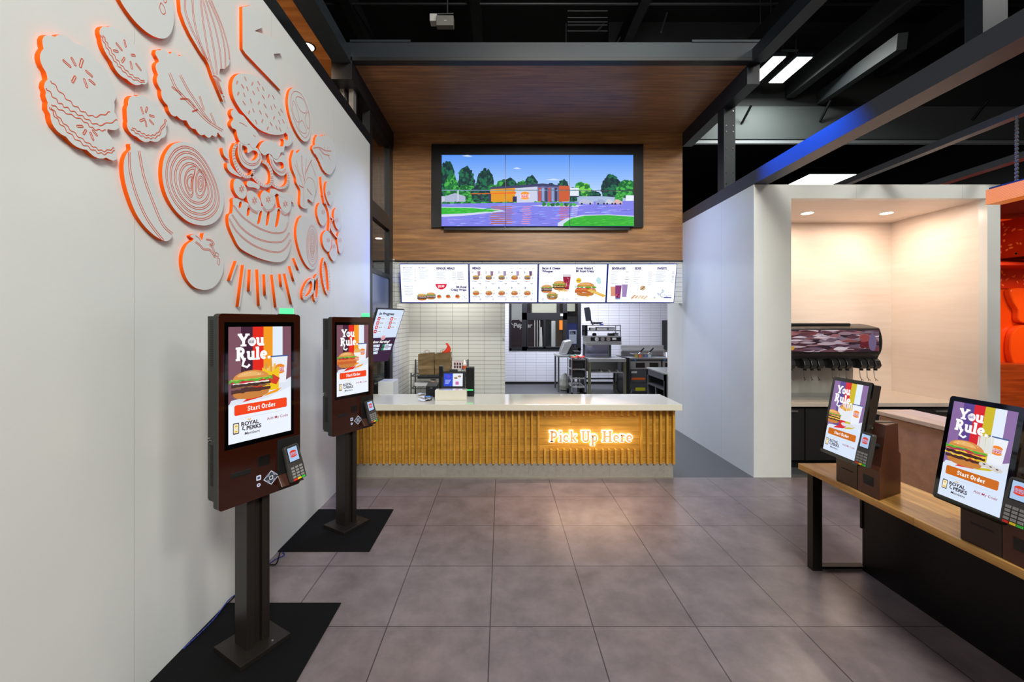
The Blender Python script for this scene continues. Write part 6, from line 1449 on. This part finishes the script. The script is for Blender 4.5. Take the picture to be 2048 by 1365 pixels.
stool(1029, 'front white stool in the left pane of the drive window', .2); stool(1069, 'white stool seen through the sliding pane of the drive window', .0)
stool(1024, 'white stool at the left edge of the left pane, behind the front one', .5)
bpy.data.objects['white_stool.002'].location.y = 16.3; bpy.data.objects['white_stool.002'].location.x = px(1022, 0, 16.3)[0]
t = thing('blue_poster', 'white and navy poster on a blue stand right of the drive window', 'poster', px(1148, 690, 13.2))
a, b_ = px(1135, 690, 13.2), px(1155, 647, 13.2)
MB().box(a[0], 13.2, a[2], b_[0], 13.24, b_[2]).build('board', mat('navy_board', '#2a3478', .4), t, True)
c = Canvas(60, 110, .24, 1, printed=True); c.rect(0, 0, 60, 110, '#e9ecf4'); c.rect(6, 74, 54, 102, '#1b2348'); c.text('Now', 10, 90, 8, '#ffffff', .02); c.text('Open?', 10, 79, 8, '#ffffff', .02)
for k in range(5): c.fuzz(8, 50, 60-k*6, 1.4, '#c2c6d4', k)
c.text('depot', 20, 10, 6, '#1b2348', .02)
c.build('sheet', t, Matrix.Translation((px(1138, 0, 13.19)[0]-t.location.x, -.002, px(0, 688, 13.19)[2]-t.location.z)) @ Matrix.Rotation(PI/2, 4, 'X'))
MB().box(a[0]+.05, 13.21, 0, a[0]+.09, 13.235, a[2]).build('leg', DSTEEL, t, True); MB().box(b_[0]-.09, 13.21, 0, b_[0]-.05, 13.235, a[2]).build('leg', DSTEEL, t, True)

# ============================================================ UP IN THE HALL
LIT = glow('#f4fff6', 14, 'highbay')
def highbay(u, v, Y, w_, d_, label, power=0):
    p = px(u, v, Y); t = thing('high_bay_light', label, 'ceiling light', p, 0, 'high bay lights')
    MB().box(-w_/2, -d_/2, .0, w_/2, d_/2, .09).build('housing', DKGREY, t, bevel=.01)
    MB().box(-w_/2+.03, -d_/2+.03, -.01, w_/2-.03, d_/2-.03, -.001).build('diffuser', LIT, t)
    g = MB()
    for a in (-w_/2+.05, w_/2-.05): g.cyl((a, 0, .09), (a, 0, 10.2-p[2]), .01, 6)
    g.box(-w_/2, -.02, .48, w_/2, .02, .52); g.build('hanger', DSTEEL, t)
    if power: area('high_bay_beam', (p[0], p[1], p[2]-.03), (p[0], p[1], 0), w_, power, (.95, 1, .96))
highbay(1531, 140, 10.4, .36, 1.1, 'left of the two bright lights above the right beam', 60); highbay(1579, 141, 10.4, .42, 1.1, 'right and brighter of the two lights above the right beam', 80)
highbay(1642, 362, 15.5, 1.9, 1.4, 'bright light low over the top edge of the niche', 90)
sbox('trim_14', (3.0, 11.6, EYE+(645-278)*11.6/830, 16, 11.8, EYE+(645-213)*11.6/830), mat('grey_bulkhead', '#4e5454', .7, var=.12, scale=1.2), 'grey bulkhead across the hall')
sbox('trim_14', (3.0, 11.62, EYE+(645-213)*11.6/830, 16, 11.78, 10.2), mat('dark_bulkhead', '#26292a', .8, var=.2, scale=1), 'dark upper bulkhead'); sbox('trim_14', (3.0, 11.5, EYE+(645-290)*11.6/830, 16, 11.6, EYE+(645-284)*11.6/830), mat('pale_track', '#8a8e92', .5), 'pale rail under the bulkhead')
JO = mat('dark_joist', '#16181a', .7, var=.2, scale=2)
def joist(x0, y0, x1, y1, z, w_, h_, label):
    d = Vector((x1-x0, y1-y0, 0)); L = d.length; m = MB(); m.M = Matrix.Translation((x0, y0, z)) @ Matrix.Rotation(math.atan2(d.y, d.x), 4, 'Z'); m.box(0, -w_/2, 0, L, w_/2, h_)
    return struct(m.build('trim_15', JO), label)
for i, (x, z) in enumerate(((-3.5, 8.9), (-.6, 8.9), (3.2, 8.9), (6.2, 8.3), (8.0, 8.0), (10.5, 8.6))): joist(x, -3, x, 11.5 if x > 3 else 15.6, z, .22, .5, 'dark roof beam running away')
m_ = mat('grey_lit_joist', '#33373a', .6, var=.2, scale=2)
for i, (a, b_, Y0, Y1) in enumerate((((1805, 78), (1625, 205), 8.5, 12.),)):
    p0, p1 = Vector(px(*a, Y0)), Vector(px(*b_, Y1)); g = MB(); n_ = (p1-p0); Mx = Matrix.Translation(p0) @ n_.to_track_quat('Y', 'Z').to_matrix().to_4x4(); g.M = Mx; g.box(-.09, 0, -.2, .09, n_.length, .12); struct(g.build('trim_16', m_), 'grey duct beam above the right side')
pipes = [(7.8, 8.6, -6, 3.0, .03), (7.8, 8.6, 3.6, 12, .03), (9.4, 9.0, -6, 14, .03), (10.6, 8.9, -6, 2.9, .025), (6.4, 8.8, -6, 14, .04), (12.5, 9.0, -6, 14, .05), (5.4, 8.9, -6, 14, .04)]
for y, z, xa, xb, r in pipes:
    o = MB().cyl((xa, y, z), (xb, y, z), r, 8).build('trim_17', mat('dull_pipe', '#2e3133', .4, .4)); struct(o, 'dark pipe across the hall ceiling')
for i, (u, v0, v1, Y) in enumerate(((1132, 48, 97, 9), (1195, 48, 62, 9), (1322, 26, 64, 9), (1228, 75, 97, 9))):
    a, b_ = px(u, v1, Y), px(u+(12 if i in (1, 2, 3) else 0), v0, Y+.4); g = MB(); g.tube([a, b_], .02, 6); struct(g.build('trim_18', mat('pale_rod', '#4a4e50', .4, .4)), 'thin hanging rod in the hall ceiling')
for v in (22, 35, 44, 50, 62, 93):
    a, b_ = px(1135, v, 9.2), px(1215, v, 9.2); g = MB(); g.tube([a, b_], .012, 6); struct(g.build('trim_18', mat('pale_rod', '#4a4e50', .4, .4)), 'thin catwalk rail in the hall ceiling')
for u, v, u2, v2 in ((1503, 210, 1484, 246), (1662, 200, 1640, 243), (1977, 200, 1945, 240)):
    g = MB(); g.tube([px(u, v, 11.2), px(u2, v2, 11.58)], .035, 6); struct(g.build('trim_18', BLACK), 'short diagonal brace on the grey bulkhead')
t = thing('ceiling_projector', 'small grey wall box with a white bracket high in the dark hall', 'projector', px(890, 40, 7.2))
a, b_ = px(872, 50, 7.2), px(907, 30, 7.2); MB().box(a[0], 7.2, a[2], b_[0], 7.32, b_[2]).build('case', mat('grey_case', '#8c8b85', .5), t, True, bevel=.01)
a, b_ = px(858, 37, 7.2), px(873, 22, 7.2); MB().box(a[0], 7.25, a[2], b_[0], 7.4, b_[2]).build('bracket_box', WHITE, t, True, bevel=.01)
a, b_ = px(888, 41.5, 7.19), px(893, 40, 7.19); MB().box(a[0], 7.19, a[2], b_[0], 7.199, b_[2]).build('maker_mark', WHITE, t, True)
g = MB(); g.tube([px(873, 28, 7.3), px(907, 27, 7.3)], .012, 6); g.tube([px(895, 27, 7.3), (px(895, 27, 7.3)[0], 7.3, 8.9)], .012, 6); g.build('hanger_bar', DSTEEL, t, True)

t = thing('globe_downlight', 'small lit ceiling lamp seen through the glazed frame left of the header', 'ceiling light', px(757, 477, 7.6))
MB().lathe([(0, 0), (.07, .0), (.07, .03), (0, .03)], n=20).build('housing', BLACK, t); MB().lathe([(0, -.006), (.06, -.006), (.06, -.001), (0, -.001)], n=20).build('lens', glow('#ffe0bc', 6, 'downlight'), t)
MB().cyl((0, 0, .03), (0, 0, SOF-t.location.z), .008, 6).build('rod', BLACK, t)
